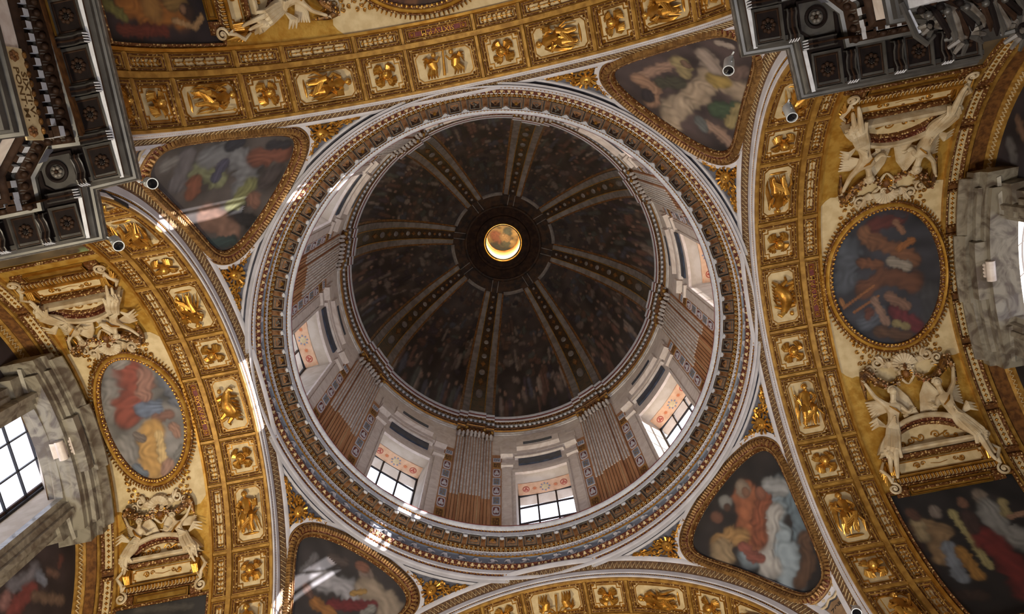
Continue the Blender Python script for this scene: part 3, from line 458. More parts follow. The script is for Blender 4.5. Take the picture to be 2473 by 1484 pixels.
# ---------------------------------------------------------------- archivolts (white fascia, beads, zigzag) on the crossing side
def arch_trim(an):
    A = ARMS[an]; base = arm_mw(A['th']); root = empty('trim_'+an, base, **ST)
    ph = np.linspace(-94, 94, 110)*D2R
    def ringstrip(nm, prof, m):
        b = MB(); b.grid([[(x, r*math.sin(p), r*math.cos(p)) for x, r in prof] for p in ph], m); return b.build(nm, root)
    ringstrip('fascia', [(1.004, .869), (.996, .870), (.995, .8795), (.999, .881)], 'white')
    ringstrip('bead_ground', [(.999, .881), (1.0, .883), (1.0, .888), (.997, .889)], 'redlace')
    ringstrip('fascia', [(.997, .889), (.992, .8905), (.991, .912), (.995, .914)], 'white')
    ringstrip('zigzag_ground', [(.995, .914), (.992, .918), (.980, .950), (.977, .9525)], 'zigground')
    ringstrip('fascia', [(.977, .9525), (.972, .956), (.966, .972), (.970, .984)], 'white')
    b = MB(); n = 300
    for j in range(n):
        p = (-94+188*(j+.5)/n)*D2R; b.ball((.997, .885*math.sin(p), .885*math.cos(p)), (.0035, .0028, .0028), 'gold', 5, 3)
    b.build('bead_row', root, kind='stuff')
    b = MB(); n = 165
    for j in range(n):
        p0 = (-94+188*j/n)*D2R; dp = 188/n*D2R
        P = [(.9915, .921, 0), (.980, .947, .5), (.9915, .921, 1)]
        pts = [(x-.0006, r*math.sin(p0+t*dp), r*math.cos(p0+t*dp)) for x, r, t in P]
        b.tube(pts, .0013, 'cream', 4); q = p0+.5*dp; b.ball((.990, .926*math.sin(q), .926*math.cos(q)), .0022, 'goldflat', 5, 3)
    b.build('zigzag_relief', root, kind='stuff')
for an in ARMS: arch_trim(an)

# ---------------------------------------------------------------- pendentives
def sphmap(c):
    def f(V):    # (u, v) degrees (u = azimuth from the diagonal * cos elevation), w towards the centre
        e = V[:, 1]*D2R; a = V[:, 0]/np.cos(e)*D2R+c*D2R; R = RS-V[:, 2]
        return np.stack([R*np.cos(e)*np.cos(a), R*np.cos(e)*np.sin(a), R*np.sin(e)], 1)
    return f
def smooth_closed(P, n, it=2):
    P = np.array(P, float)
    for _ in range(4): P = np.stack([.75*P+.25*np.roll(P, -1, 0), .25*P+.75*np.roll(P, -1, 0)], 1).reshape(-1, 2)
    d = np.r_[0, np.cumsum(np.hypot(*(np.roll(P, -1, 0)-P).T))]; Q = np.vstack([P, P[:1]]); t = np.linspace(0, d[-1], n, endpoint=False)
    return np.c_[np.interp(t, d, Q[:, 0]), np.interp(t, d, Q[:, 1])]
half = [(0, 17.0), (1.4, 17.2), (2.6, 18.6), (4.3, 22.6), (6.3, 27.4), (8.6, 31.8), (10.1, 34.6), (10.4, 36.4), (9.6, 37.9), (7.4, 39.2), (4.2, 40.2), (0, 40.6)]
full = half+[(-u, v) for u, v in half[-2:0:-1]]      # counter-clockwise? made clockwise below
OUT = smooth_closed(full[::-1], 260)
if np.sum(OUT[:, 0]*np.roll(OUT[:, 1], -1)-np.roll(OUT[:, 0], -1)*OUT[:, 1]) > 0: OUT = OUT[::-1]
PN = {(-135): ('TL', 'upper left'), (-45): ('TR', 'upper right'), 45: ('BR', 'lower right'), 135: ('BL', 'lower left')}
WHAT = {'TL': 'fresco of grey robed figures and an open book in the rounded triangle at upper left',
        'TR': 'fresco of pale entangled figures with yellow and green cloth, rounded triangle at upper right',
        'BR': 'fresco of orange robed group with a long white skirt, rounded triangle at lower right',
        'BL': 'fresco of a bearded old man in white cloak, rounded triangle at lower left'}
def gold_rinceau(b, pts, w, rad):    # scrolling foliage through a list of (u, v, r)
    for i, (u, v, r) in enumerate(pts):
        d = 1 if i % 2 else -1
        b.spiral((u, v), r, 1.5, i*1.9, 'gold', w, rad, d, 22, tail=pts[i-1][:2] if i else None)
        for k in range(6): a = k*PI/3+i; b.tube([(u+r*.75*math.cos(a), v+r*.75*math.sin(a), w), (u+r*1.25*math.cos(a+.4*d), v+r*1.25*math.sin(a+.4*d), w+rad*.6*.01), (u+r*1.4*math.cos(a+.9*d), v+r*1.4*math.sin(a+.9*d), w)], [rad*.7, rad*1.2, rad*.3], 'goldbright' if k % 2 else 'gold', 5)
def sphfix(c):    # balls and tubes in (deg, deg, w): bring degrees and w to one scale
    g = sphmap(c)
    def f(V): V = V.copy(); V[:, 2] *= D2R*RS; return g(V)
    return f
for c, (key, where) in PN.items():
    root = empty('pendentive', T(0, 0, HS), **ST)
    b = MB(); rows = []
    for e in np.linspace(-6, 43.5, 42):
        k = RS*math.cos(e*D2R); am = (45-math.degrees(math.acos(min(1, .986/k)))) if k > .986 else 45
        rows.append([(am*s*math.cos(e*D2R), e, 0) for s in np.linspace(-1, 1, 41)])
    b.grid(rows, 'blue'); b.build('ground', root, sphmap(c))
    G = sphfix(c)
    # white border strips along the ring and the arches, and round the picture
    b = MB(); b.sweep(OUT, [(-2.95, 0), (-2.95, .35), (-2.25, .45), (-2.2, 0)], 'white'); b.build('white_border', root, G)
    for sd in (-1, 1):
        b = MB(); P = []
        for e in np.linspace(33.5, 42, 20):
            k = RS*math.cos(e*D2R); am = 45-math.degrees(math.acos(min(1, .963/k))); P.append((sd*am*math.cos(e*D2R), e))
        b.sweep(P, [(sd*-.1, 0), (sd*-.1, .2), (sd*.12, .2), (sd*.12, 0)], 'goldflat', closed=False); b.build('white_border', root, G)
        b = MB(); P = [(sd*a*math.cos(41.9*D2R), 41.9) for a in np.linspace(4, 29.5, 30)]
        b.sweep(P, [(sd*-.45, 0), (sd*-.45, .3), (sd*-.05, .3), (sd*-.05, 0)], 'white', closed=False); b.build('white_border', root, G)
        o = MB()
        gold_rinceau(o, [(sd*12.6, 40.3, .55), (sd*14.4, 41.0, .55), (sd*15.7, 40.2, .75), (sd*17.2, 40.9, .55), (sd*18.5, 41.2, .42), (sd*19.8, 41.4, .3)], .3, .17)
        gold_rinceau(o, [(sd*10.9, 40.5, .5), (sd*9.5, 41.0, .38), (sd*8.2, 41.3, .26)], .3, .15)
        gold_rinceau(o, [(sd*13.9, 37.6, .5), (sd*13.6, 36.4, .45), (sd*13.3, 35.2, .4), (sd*12.8, 34.0, .3)], .3, .15)
        # lion mask in a shell
        cx, cy = sd*13.4, 39.6
        o.ball((cx, cy, .5), (.9, 1.05, .9), 'goldbright', 10, 6); o.ball((cx, cy-.3, 1.2), (.35, .3, .35), 'gold')
        for s in (-1, 1): o.ball((cx+s*.4, cy+.25, 1.1), .18, 'gold', 6, 4)
        for k in range(12): a = k*PI/6; o.tube([(cx+.95*math.cos(a), cy+1.05*math.sin(a), .5), (cx+1.55*math.cos(a), cy+1.65*math.sin(a), .7), (cx+1.75*math.cos(a+.2), cy+1.85*math.sin(a+.2), .2)], [.16, .26, .08], 'gold' if k % 2 else 'goldbright', 5)
        side = {(-135, -1): 'left', (-135, 1): 'right'}.get((c, sd))
        nb = 'top' if (c, sd) in ((-135, 1), (-45, -1)) else 'bottom' if (c, sd) in ((45, 1), (135, -1)) else 'left' if (c, sd) in ((-135, -1), (135, 1)) else 'right'
        o.build('foliage_relief', None, G, T(0, 0, HS), label=f'gilded mask with scrolling foliage between the {nb} arch and the {where} corner fresco', cat='relief', group='gilded foliage in the pendentive corners')
    o = MB()
    o.prism([(-2.1, 13.6), (-.9, 13.2), (0, 13.6), (.9, 13.2), (2.1, 13.6), (1.2, 8.2), (-1.2, 8.2)], 0, .25, 'salmonbrown', .97)
    for s in (-1, 1):
        o.tube([(s*2.3, 14.6, .3), (s*1.7, 13.8, .35), (s*.9, 13.6, .35), (0, 14.0, .35)], [.16, .2, .2, .16], 'stucco', 6); o.tube([(s*2.25, 14.2, .3), (s*1.75, 11.5, .3), (s*1.3, 8.6, .3)], .14, 'white', 6)
        o.spiral((s*2.0, 15.0), .42, 1.6, -PI/2, 'stucco', .35, .15, s, 24); o.spiral((s*.75, 14.6), .3, 1.4, -PI/2, 'stucco', .35, .12, -s, 20)
    o.build('cartouche', root, G)
    if key == 'BR':
        t = MB()
        for txt, v, sz in (('ZOR', 12.2, 1.0), ('OOL', 11.35, 1.0)):
            V, F = text_geo(txt, sz, .02); t.add(np.stack([-V[:, 0]-.15, V[:, 1]+v, V[:, 2]+.28], 1), F, 'iron')
        t.build('lettering', root, G, smooth=False)
    # framed painting
    pr = empty('pendentive_fresco', T(0, 0, HS), label=WHAT[key], cat='painting', group='frescoes in the pendentives')
    b = MB(); b.sweep(OUT, [(-2.2, 0), (-2.2, .55), (-2.0, .7), (-1.9, .5)], 'oldgold'); b.sweep(OUT, [(-1.9, .5), (-1.6, .9), (-1.1, 1.0), (-.75, .7)], 'redlace')
    b.sweep(OUT, [(-.75, .7), (-.65, .9), (-.45, .9), (-.35, .6)], 'oldgold'); b.sweep(OUT, [(-.35, .6), (-.2, .7), (-.05, .5), (0, 0.1)], 'lace'); fr = b.build('frame', pr, G)
    N = 150; Q = smooth_closed(OUT, N)
    t = np.roll(Q, -1, 0)-np.roll(Q, 1, 0); t /= np.linalg.norm(t, axis=1)[:, None]; nn = np.c_[t[:, 1], -t[:, 0]]
    for i in range(N):
        b = MB(); a_, b_ = Q[i]-nn[i]*1.78, Q[i]-nn[i]*.92
        b.tube([(*a_, .75), (*((a_+b_)/2), 1.15), (*b_, .9)], [.19, .27, .18], 'oldgold', 6)
        h = (Q[i]+Q[(i+1) % N])/2; b.tube([(*(h-nn[i]*1.8), .7), (*(h-nn[i]*.95), .85)], [.07, .05], 'cream', 4)
        b.build('egg', fr, G)
    ce = np.array([0, 31.0]); rr = np.linspace(0.001, 1, 70)
    g = [[ce+(p-ce)*r for r in rr] for p in OUT]
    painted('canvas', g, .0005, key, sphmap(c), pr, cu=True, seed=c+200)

# ---------------------------------------------------------------- ring entablature under the drum
def revolve(prof, m, n=144, a0=0, a1=2*PI, close=True):
    b = MB(); an = np.linspace(a0, a1, n, endpoint=not close)
    b.grid([[(r*math.cos(t), r*math.sin(t), z) for r, z in prof] for t in an], m, cu=close); return b
ring = empty('trim_ring', T(0, 0, 0), **ST)
revolve([(1.004, 3.180), (1.001, 3.186), (.996, 3.200), (.992, 3.203)], 'white').build('fascia', ring)
revolve([(.993, 3.186), (.989, 3.190), (.987, 3.206), (.990, 3.209)], 'white').build('fascia', ring)
revolve([(.990, 3.209), (.9885, 3.212), (.987, 3.222)], 'redlace').build('bead_ground', ring)
revolve([(.987, 3.222), (.983, 3.226), (.981, 3.245), (.985, 3.249)], 'white').build('fascia', ring)
revolve([(.985, 3.249), (.983, 3.254), (.973, 3.270), (.970, 3.278), (.972, 3.282)], 'redlace').build('leaf_ground', ring)
revolve([(.972, 3.282), (.985, 3.284), (.985, 3.345), (.978, 3.347)], 'bluepaint').build('frieze', ring)
revolve([(.978, 3.347), (.974, 3.352), (.976, 3.356)], 'gold').build('bead_ground', ring)
revolve([(.976, 3.356), (.980, 3.358), (.980, 3.382), (.972, 3.384)], 'white').build('dentil_ground', ring)
revolve([(.972, 3.384), (.974, 3.386), (.973, 3.394), (.964, 3.408), (.962, 3.410)], 'umber').build('egg_ground', ring)
revolve([(.962, 3.410), (.960, 3.422), (.917, 3.427), (.916, 3.424)], 'umber').build('soffit', ring)
revolve([(.920, 3.432), (.9195, 3.424), (.9145, 3.424), (.9135, 3.452), (.915, 3.454)], 'palegrey').build('corona', ring)
revolve([(.915, 3.454), (.914, 3.456), (.914, 3.462), (.912, 3.464)], 'redlace').build('bead_ground', ring)
revolve([(.912, 3.464), (.908, 3.466), (.9025, 3.472), (.8985, 3.480), (.8985, 3.4835)], 'palegrey', 200).build('rim', ring)
revolve([(.8985, 3.4835), (.897, 3.485), (.897, 3.4885), (.900, 3.489), (1.02, 3.49)], 'crimson', 200).build('rim_edge', ring)
def polar(V): # (arc angle in degrees, r, z)
    a = V[:, 0]*D2R; return np.stack([V[:, 1]*np.cos(a), V[:, 1]*np.sin(a), V[:, 2]], 1)
def beads(nm, n, R, z, r, m='gold', k=5):
    b = MB()
    for i in range(n):
        a = 2*PI*(i+.5)/n; b.ball((R*math.cos(a), R*math.sin(a), z), r, m, k, 3)
    b.build(nm, ring, kind='stuff')
beads('bead_row', 420, .987, 3.217, .0038); beads('bead_row', 420, .983, 3.256, .0042, 'goldbright'); beads('bead_row', 420, .912, 3.459, .0036); beads('bead_row', 380, .973, 3.352, .0038)
b = MB()
for i in range(216):
    a = 360*(i+.5)/216
    b.prism([(a-.55, 0), (a+.55, 0), (a+.2, 1), (a-.2, 1)], 0, 1, 'cream', .8)
Vm = np.vstack(b.V); rr = .9815-.010*Vm[:, 1]-.002*Vm[:, 2]; zz = 3.262+.013*Vm[:, 1]-.003*Vm[:, 2]
b.V = [np.c_[Vm[:, 0], rr, zz]]; b.build('leaf_row', ring, polar, kind='stuff')
b = MB()
for i in range(1):
    a = 0; c, s = math.cos(a), math.sin(a); R = np.array([[c, -s, 0], [s, c, 0], [0, 0, 1]])
    b.ball((.9665*c, .9665*s, 3.3985), (.0050, .0052, .0072), 'goldbright', 6, 4, R)
    b.tube([(.974*math.cos(a+d), .974*math.sin(a+d), 3.3875) if k == 0 else (.9625*math.cos(a+d), .9625*math.sin(a+d), 3.407) for k, d in ((1, -.0088), (0, -.0065), (0, 0), (0, .0065), (1, .0088))], .0014, 'cream', 4)
EGG = b.mesh('egg')
for i in range(300): link('egg', EGG, ring, Rz(2*PI*(i+.5)/300))
b = MB()
for i in range(300):
    a = 360*(i+.5)/300
    for k, (r0, z0, z1) in enumerate(((.974, 3.366, 3.382),)):
        P = [(a+da, r, z) for z in (z0, z1) for r in (r0, .982) for da in (-.36, .36)]
        b.add(P, [(0, 1, 3, 2), (4, 5, 7, 6), (0, 1, 5, 4), (0, 2, 6, 4), (1, 3, 7, 5)], 'white')
b.build('dentil_row', ring, polar, kind='stuff', )
b = MB()
for i in range(90):
    a = 360*i/90; s = 1 if i % 2 else -1
    P = [(a+t*2.4, .982-.002*math.sin(t*9), 3.315+s*.014*math.sin(t*PI*2)) for t in np.linspace(-.5, .5, 9)]
    V = polar(np.array(P)); b.tube(V, [.002, .005, .007, .005, .002], 'white', 5)
    for t in (-.3, .1): V = polar(np.array([(a+t, .981, 3.315), (a+t+.3, .978, 3.325), (a+t+.7, .981, 3.332)])); b.tube(V, [.003, .006, .001], 'white', 5)
b.build('painted_scrolls', ring, kind='stuff')
# modillions and rosette panels of the soffit: 72 each
def at_ring(a): return Rz(a) @ T(.939, 0, 3.420)     # local x outwards, y along the ring, z up; flatdown w -> down
b = MB(); q = rect(-.0235, .0205, -.0255, .0255)
b.sweep(q, [(0, .010), (0, .004), (.0016, .004), (.0018, .001)], 'oakpale'); b.sweep(q, [(.0018, .001), (.0050, -.0005)], 'umber'); b.sweep(q, [(.0050, -.0005), (.0056, .0012), (.0080, .0012), (.0084, -.004)], 'oakpale'); b.sweep(q, [(.0084, -.004), (.022, -.005)], 'brown')
PANEL = b.mesh('soffit_panel', flatdown)
ROS = []
for k in range(4):
    b = MB()
    if k == 0: b.flower((-.002, 0), .0105, -.005, .002, 'umber', 7); b.ball((-.002, 0, -.001), .004, 'oak')
    elif k == 1: b.star((-.002, 0), .0125, -.005, .001, 'goldflat', 8)
    elif k == 2: b.flower((-.002, 0), .0105, -.005, .003, 'oakpale', 6); b.ball((-.002, 0, .001), .0035, 'umber')
    else: b.mount((-.001, 0), .011, -.005, .002, 'oakpale')
    ROS.append(b.mesh('rosette', flatdown))
b = MB()
P = [(-.018, .002), (-.016, .012), (-.008, .013), (.004, .008), (.014, .010), (.022, .009), (.024, 0)]
b.grid([[(u, v, w) for v in (-.011, .011)] for u, w in P], 'umber'); 
for s in (-1, 1):
    b.grid([[(u, s*.011, w), (u, s*.011, 0)] for u, w in P], 'oak'); b.tube([(u, s*.0115, w) for u, w in P], .0018, 'oakpale', 5)
for i in range(5): a = -PI/2+PI*i/4; b.tube([(-.014, 0, .012), (-.020-.004*math.cos(a), .007*math.sin(a), .014), (-.022-.003*math.cos(a), .010*math.sin(a), .006)], [.002, .004, .001], 'palegrey', 5)
b.ball((-.019, 0, .010), (.005, .008, .006), 'palegrey', 7, 4); b.grid([[(u, v, w+.001) for v in (-.006, .006)] for u, w in P[2:]], 'umber')
MODI = b.mesh('modillion', flatdown)
for i in range(72):
    a = 2*PI*i/72-.012
    p = link('soffit_panel', PANEL, ring, at_ring(a)); link('rosette', ROS[(i*1) % 4], p)
    link('modillion', MODI, ring, at_ring(a+PI/72))

# ---------------------------------------------------------------- drum
DR = .955; D0 = -0.9*D2R
drum = empty('wall_drum', Rz(D0), **ST)
ow, zt, zb, rg_ = 8.5, 4.19, 3.489, 1.10
b = MB()
for k in range(8):
    c = 45*k; a = np.linspace(c+ow, c+45-ow, 22)
    b.grid([[(t, DR, z) for z in (3.489, 3.8, 4.4, 4.9, 5.02)] for t in a], 'marble')
    a = np.linspace(c-ow, c+ow, 10)
    b.grid([[(t, DR, z) for z in (zt, 4.5, 5.02)] for t in a], 'marble'); pass
b.build('drum_wall', drum, polar)
revolve([(1.3, 3.45), (1.3, 5.1), (.93, 5.1)], 'wall').build('outer_shell', drum) if False else None
# outer masonry between the windows
b = MB()
for k in range(8):
    c = 45*k; a = np.linspace(c+ow+1, c+45-ow-1, 10); b.grid([[(t, 1.16, z) for z in (3.2, 5.3)] for t in a], 'wall'); a = np.linspace(c-ow-1, c+ow+1, 6); b.grid([[(t, 1.16, z) for z in (4.26, 5.3)] for t in a], 'wall'); b.grid([[(t, 1.16, z) for z in (3.2, 3.489)] for t in a], 'wall')
b.grid([[(t, r, 5.3) for r in (.955, 1.16)] for t in np.linspace(0, 360, 60)], 'wall'); b.build('outer_wall', drum, polar)
for k in range(8):
    dm = Rz(45*k*D2R); W = empty(f'window_{k+1}', Rz(D0) @ dm, **ST)
    # reveal: jambs, soffit, sill
    b = MB()
    for s in (-1, 1): b.grid([[(s*(ow-.15*i), DR+(1.16-DR)*i/4, z) for z in (zb, zt+.02*i)] for i in range(5)], 'reveal')
    b.grid([[(t*(ow-.15*i)/ow, DR+(1.16-DR)*i/4, zt+.015*i) for t in np.linspace(-ow, ow, 9)] for i in range(5)], 'reveal'); b.grid([[(t, r, zb) for t in (-ow, ow)] for r in (DR, 1.16)], 'reveal')
    b.build('reveal', W, polar)
    # painted strip on the soffit: (deg, r, z)
    def sof(V): i = (V[:, 1]-DR)/(1.16-DR)*4; return polar(np.c_[V[:, 0], V[:, 1], zt+.015*i-.001-V[:, 2]])
    b = MB(); r0, r1 = 1.015, 1.092; b.grid([[(t, r, .0005) for t in np.linspace(-7.9, 7.9, 9)] for r in (r0, r1)], 'salmon')
    for o in (.003, .007): b.sweep([(-7.8+o*60, r0+o), (-7.8+o*60, r1-o), (7.8-o*60, r1-o), (7.8-o*60, r0+o)], [(0, .001), (.0012, .001)], 'orangepaint')
    Kd = 57.3/1.05; rm = (r0+r1)/2
    def circ(cx, r, n=20): return [(cx+r*Kd*math.cos(2*PI*i/n), rm+r*math.sin(2*PI*i/n)) for i in range(n)]
    b.prism(circ(0, .017), .0008, .0012, 'cream'); b.sweep(circ(0, .019), [(-.004*20, .0012), (.0, .0012)], 'bluepaint') if False else None
    for i in range(8): a = i*PI/4; b.prism([(.022*Kd*math.cos(a-.25), rm+.022*math.sin(a-.25)), (.030*Kd*math.cos(a), rm+.030*math.sin(a)), (.022*Kd*math.cos(a+.25), rm+.022*math.sin(a+.25)), (.018*Kd*math.cos(a), rm+.018*math.sin(a))], .0012, .002, 'bluepaint')
    for s in (-1, 1):
        q = [(s*3.1+(.014 if i % 2 == 0 else .006)*Kd*math.cos(PI*i/8), rm+(.014 if i % 2 == 0 else .006)*math.sin(PI*i/8)) for i in range(16)]; b.prism(q, .0008, .0014, 'orangepaint')
        b.prism(circ(s*5.6, .019), .0008, .0014, 'redpaint'); b.prism(circ(s*5.6, .014), .0014, .0018, 'salmon')
        for dx, dy in ((-.006, .004), (.006, .004), (0, -.006)): b.prism([(s*5.6+(dx+.006*math.cos(t))*Kd, rm+dy+.006*math.sin(t)) for t in np.arange(8)*PI/4], .0018, .0022, 'redpaint')
    b.build('painted_soffit', W, sof)
    # glazing: iron frame, bars and panes
    zg = zt+.045; hw = ow-.55
    def gm_(V): return polar(V)
    fr = MB()
    def bar(x0, x1, z0, z1, m='iron', d=.012): fr.add([(x, r, z) for x in (x0, x1) for r in (rg_-d/2, rg_+d/2) for z in (z0, z1)], [(0, 1, 3, 2), (4, 5, 7, 6), (0, 1, 5, 4), (2, 3, 7, 6), (0, 2, 6, 4), (1, 3, 7, 5)], m)
    for s in (-1, 1): bar(s*hw-.35, s*hw+.35, zb, zg+.01)
    bar(-hw, hw, zg-.006, zg+.012); bar(-hw, hw, zg+.004, zg+.02, 'rust', .02)
    xs = [-hw, -hw/3, hw/3, hw]
    zs = [zg, zg-.15, zg-.33, zg-.52, zg-.72, zb]
    F_ = fr.build('window_frame', W, gm_)
    for x in xs[1:3]: fr = MB(); bar(x-.22, x+.22, zb, zg); fr.build('glazing_bar', F_, gm_)
    for z in zs[1:5]: fr = MB(); bar(-hw, hw, z-.004, z+.004, d=.008); fr.build('glazing_bar', F_, gm_)
    for i in range(3):
        for j in range(5):
            g = MB(); g.grid([[(x, rg_, z) for z in (zs[j+1], zs[j])] for x in (xs[i]+.2, xs[i+1]-.2)], 'glass'); g.build('pane', F_, gm_)
    # marble surround: jamb pilasters, lintel, dark blue panel, curved hood
    b = MB()
    def slab(a0, a1, z0, z1, d, m='marble', n=8, c=.0):
        A_ = np.linspace(a0, a1, n)
        b.grid([[(t, DR, z0), (t, DR-d, z0+c), (t, DR-d, z1-c), (t, DR, z1)] for t in A_], m)
        for t in (a0, a1): b.add([(t, DR, z0), (t, DR-d, z0+c), (t, DR-d, z1-c), (t, DR, z1)], [(0, 1, 2, 3)], m)
    for s in (-1, 1):
        slab(*sorted((s*8.5, s*9.3)), 3.489, zt+.03, .014, n=3); slab(*sorted((s*9.3, s*12.8)), 3.489, zt+.10, .008, n=4); slab(*sorted((s*9.8, s*12.4)), 3.489, zt+.06, .015, n=4)
        slab(*sorted((s*9.0, s*13.0)), zt+.08, zt+.13, .022, n=4, c=.008)
    slab(-9.3, 9.3, zt, zt+.035, .014, n=9); slab(-8.7, 8.7, zt+.035, zt+.055, .006, n=9)
    b.build('surround', W, polar)
    b = MB(); slab(-7.2, 7.2, zt+.125, zt+.20, .010, 'bardiglio', 9); b.build('blue_panel', W, polar)
    b = MB(); slab(-8.4, 8.4, zt+.205, zt+.225, .020, 'marble', 10, .004); slab(-13.4, 13.4, zt+.26, zt+.42, .014, 'marble', 14, .01); slab(-7.6, 7.6, zt+.30, zt+.43, .034, 'marble', 10, .02)
    slab(-13.2, -9, zt+.22, zt+.3, .03, 'marble', 4, .01); slab(9, 13.2, zt+.22, zt+.3, .03, 'marble', 4, .01); b.build('hood', W, polar)
    b = MB(); slab(-5.2, 5.2, zt+.35, zt+.385, .0362, 'bardiglio', 9); b.build('blue_slot', W, polar)

# pilaster clusters between the windows
def ped(lab_i):
    pass
b = MB()
for a0, a1, d in ((-6.4, 6.4, .012), (-3.3, 3.3, .024)):
    b.grid([[(t, DR-(0 if j in (0, 3) else d), z) for j, z in enumerate((3.489, 3.489, 4.66, 4.66))] for t in np.linspace(a0, a1, 7)], 'terracotta')
    for t in (a0, a1): b.add([(t, DR, 3.489), (t, DR-d, 3.489), (t, DR-d, 4.66), (t, DR, 4.66)], [(0, 1, 2, 3)], 'terracotta')
SHAFT = b.mesh('shaft', polar)
RODM = []
for i in range(13):
    x = -5.8+11.6*i/12; d = .024 if abs(x) < 3.3 else .012
    b = MB(); V = polar(np.array([(x, DR-d, 3.86), (x, DR-d, 3.875), (x, DR-d, 4.65)])); b.tube(V, [.0045, .0058, .0058], 'rod', 8)
    c = MB(); V = polar(np.array([(x+.48, DR-d-.001, 3.489), (x+.48, DR-d-.001, 3.86)])); c.tube(V, [.0016, .0016], 'cream' if i in (3, 9) else 'umber', 5)
    RODM.append((b.mesh('fluted_rod', None), c.mesh('fillet', None)))
def inlay(k):    # inlaid roundels on the side strips, (deg, z)
    b = MB(); f = lambda V: polar(np.c_[V[:, 0], DR-.003-V[:, 2], V[:, 1]]); k0 = 57.3/DR
    b.box(-1.6, 1.6, 3.49, 4.46, 0, .002, 'terracotta')
    z = 4.42; i = 0; seq = ['cap', 'sq', 'red', 'sq2', 'red', 'sq2', 'red', 'sq']
    hs_ = [.07, .085, .12, .11, .12, .11, .12, .11]
    for s, h in zip(seq, hs_):
        zc = z-h/2; hu, hv = 1.25, h/2-.008
        if s == 'red':
            q = [(hu*math.copysign(abs(math.cos(t))**.5, math.cos(t)), zc+hv*math.copysign(abs(math.sin(t))**.5, math.sin(t))) for t in np.linspace(0, 2*PI, 20, endpoint=False)]
            b.prism(q, .002, .0045, 'white'); ce = np.array([0, zc]); b.prism([tuple(ce+(np.array(p)-ce)*.76) for p in q], .0045, .0052, 'crimson')
            b.V = b.V; P0 = [(-.38, zc-.016), (.38, zc-.016), (0, zc+.010)]
            for p in P0: b.prism([(p[0]+.42*math.cos(t), p[1]+.016*math.sin(t)) for t in np.arange(8)*PI/4], .0052, .0075, 'white')
        else:
            b.prism([(-hu, zc-hv), (-hu, zc+hv), (hu, zc+hv), (hu, zc-hv)], .002, .004, 'white' if s != 'sq' else 'goldflat')
            b.prism([(-hu*.75, zc-hv*.8), (-hu*.75, zc+hv*.8), (hu*.75, zc+hv*.8), (hu*.75, zc-hv*.8)], .004, .0048, 'umber' if s == 'sq' else 'bluepaint')
            for t in np.arange(4)*PI/2+.6: b.prism([(.3*math.cos(t+.0), zc+.012*math.sin(t)), (.8*math.cos(t+.35), zc+hv*.7*math.sin(t+.35)), (.5*math.cos(t+.9), zc+hv*.6*math.sin(t+.9))], .0048, .006, 'goldflat' if s != 'cap' else 'white')
        z -= h
    return b.mesh('inlaid_strip', f)
INL = inlay(0)
b = MB()     # corinthian capital, polar space
for tier, (z0, n, hh) in enumerate(((4.66, 9, .05), (4.69, 8, .05))):
    for i in range(n):
        x = -5.8+11.6*(i+.5*(tier))/(n-1+tier); d = .030 if abs(x) < 3.3 else .018
        V = polar(np.array([(x, DR-d, z0), (x, DR-d-.010, z0+hh*.6), (x, DR-d-.020, z0+hh*.75)])); b.tube(V, [.0075, .011, .004], 'rod' if tier == 0 else 'umber', 6)
for s in (-1, 1):
    for x, d in ((6.2, .02), (3.4, .034)):
        c = polar(np.array([(s*x, DR-d-.008, 4.755)]))[0]; b.ball(c, (.012, .012, .014), 'goldflat', 8, 5); c = polar(np.array([(s*x, DR-d-.016, 4.755)]))[0]; b.ball(c, .006, 'umber')
for a0, a1, d in ((-6.7, 6.7, .030), (-3.9, 3.9, .046)):
    b.grid([[(r*math.cos(t*D2R), r*math.sin(t*D2R), z) for r, z in ((DR, 4.772), (DR-d, 4.774), (DR-d, 4.790), (DR, 4.792))] for t in np.linspace(a0, a1, 8)], 'umber')
CAPM = b.mesh('capital', None)
POS = ['right of bottom', 'lower left of bottom', 'left, lower', 'left, upper', 'upper left', 'upper right', 'right, upper', 'right, lower']
DIRS = {0: 'on the right side, below the rightmost window', 1: 'at lower right, right of the bottom window', 2: 'at the bottom, left of the bottom window', 3: 'at lower left', 4: 'on the left side', 5: 'at upper left', 6: 'at the top', 7: 'at upper right'}
for k in range(8):
    mw = Rz(D0+(45*k+22.5)*D2R)
    P = empty('pilaster', mw, label='fluted white and orange-brown pilaster of the drum '+DIRS[k], cat='pilaster', group='fluted pilasters of the drum')
    link('shaft', SHAFT, P)
    for r, c in RODM: link('flute', r, P); link('fillet', c, P)
    link('capital', CAPM, P)
    for s in (-1, 1): link('inlaid_strip', INL, P, Rz(s*8.1*D2R))
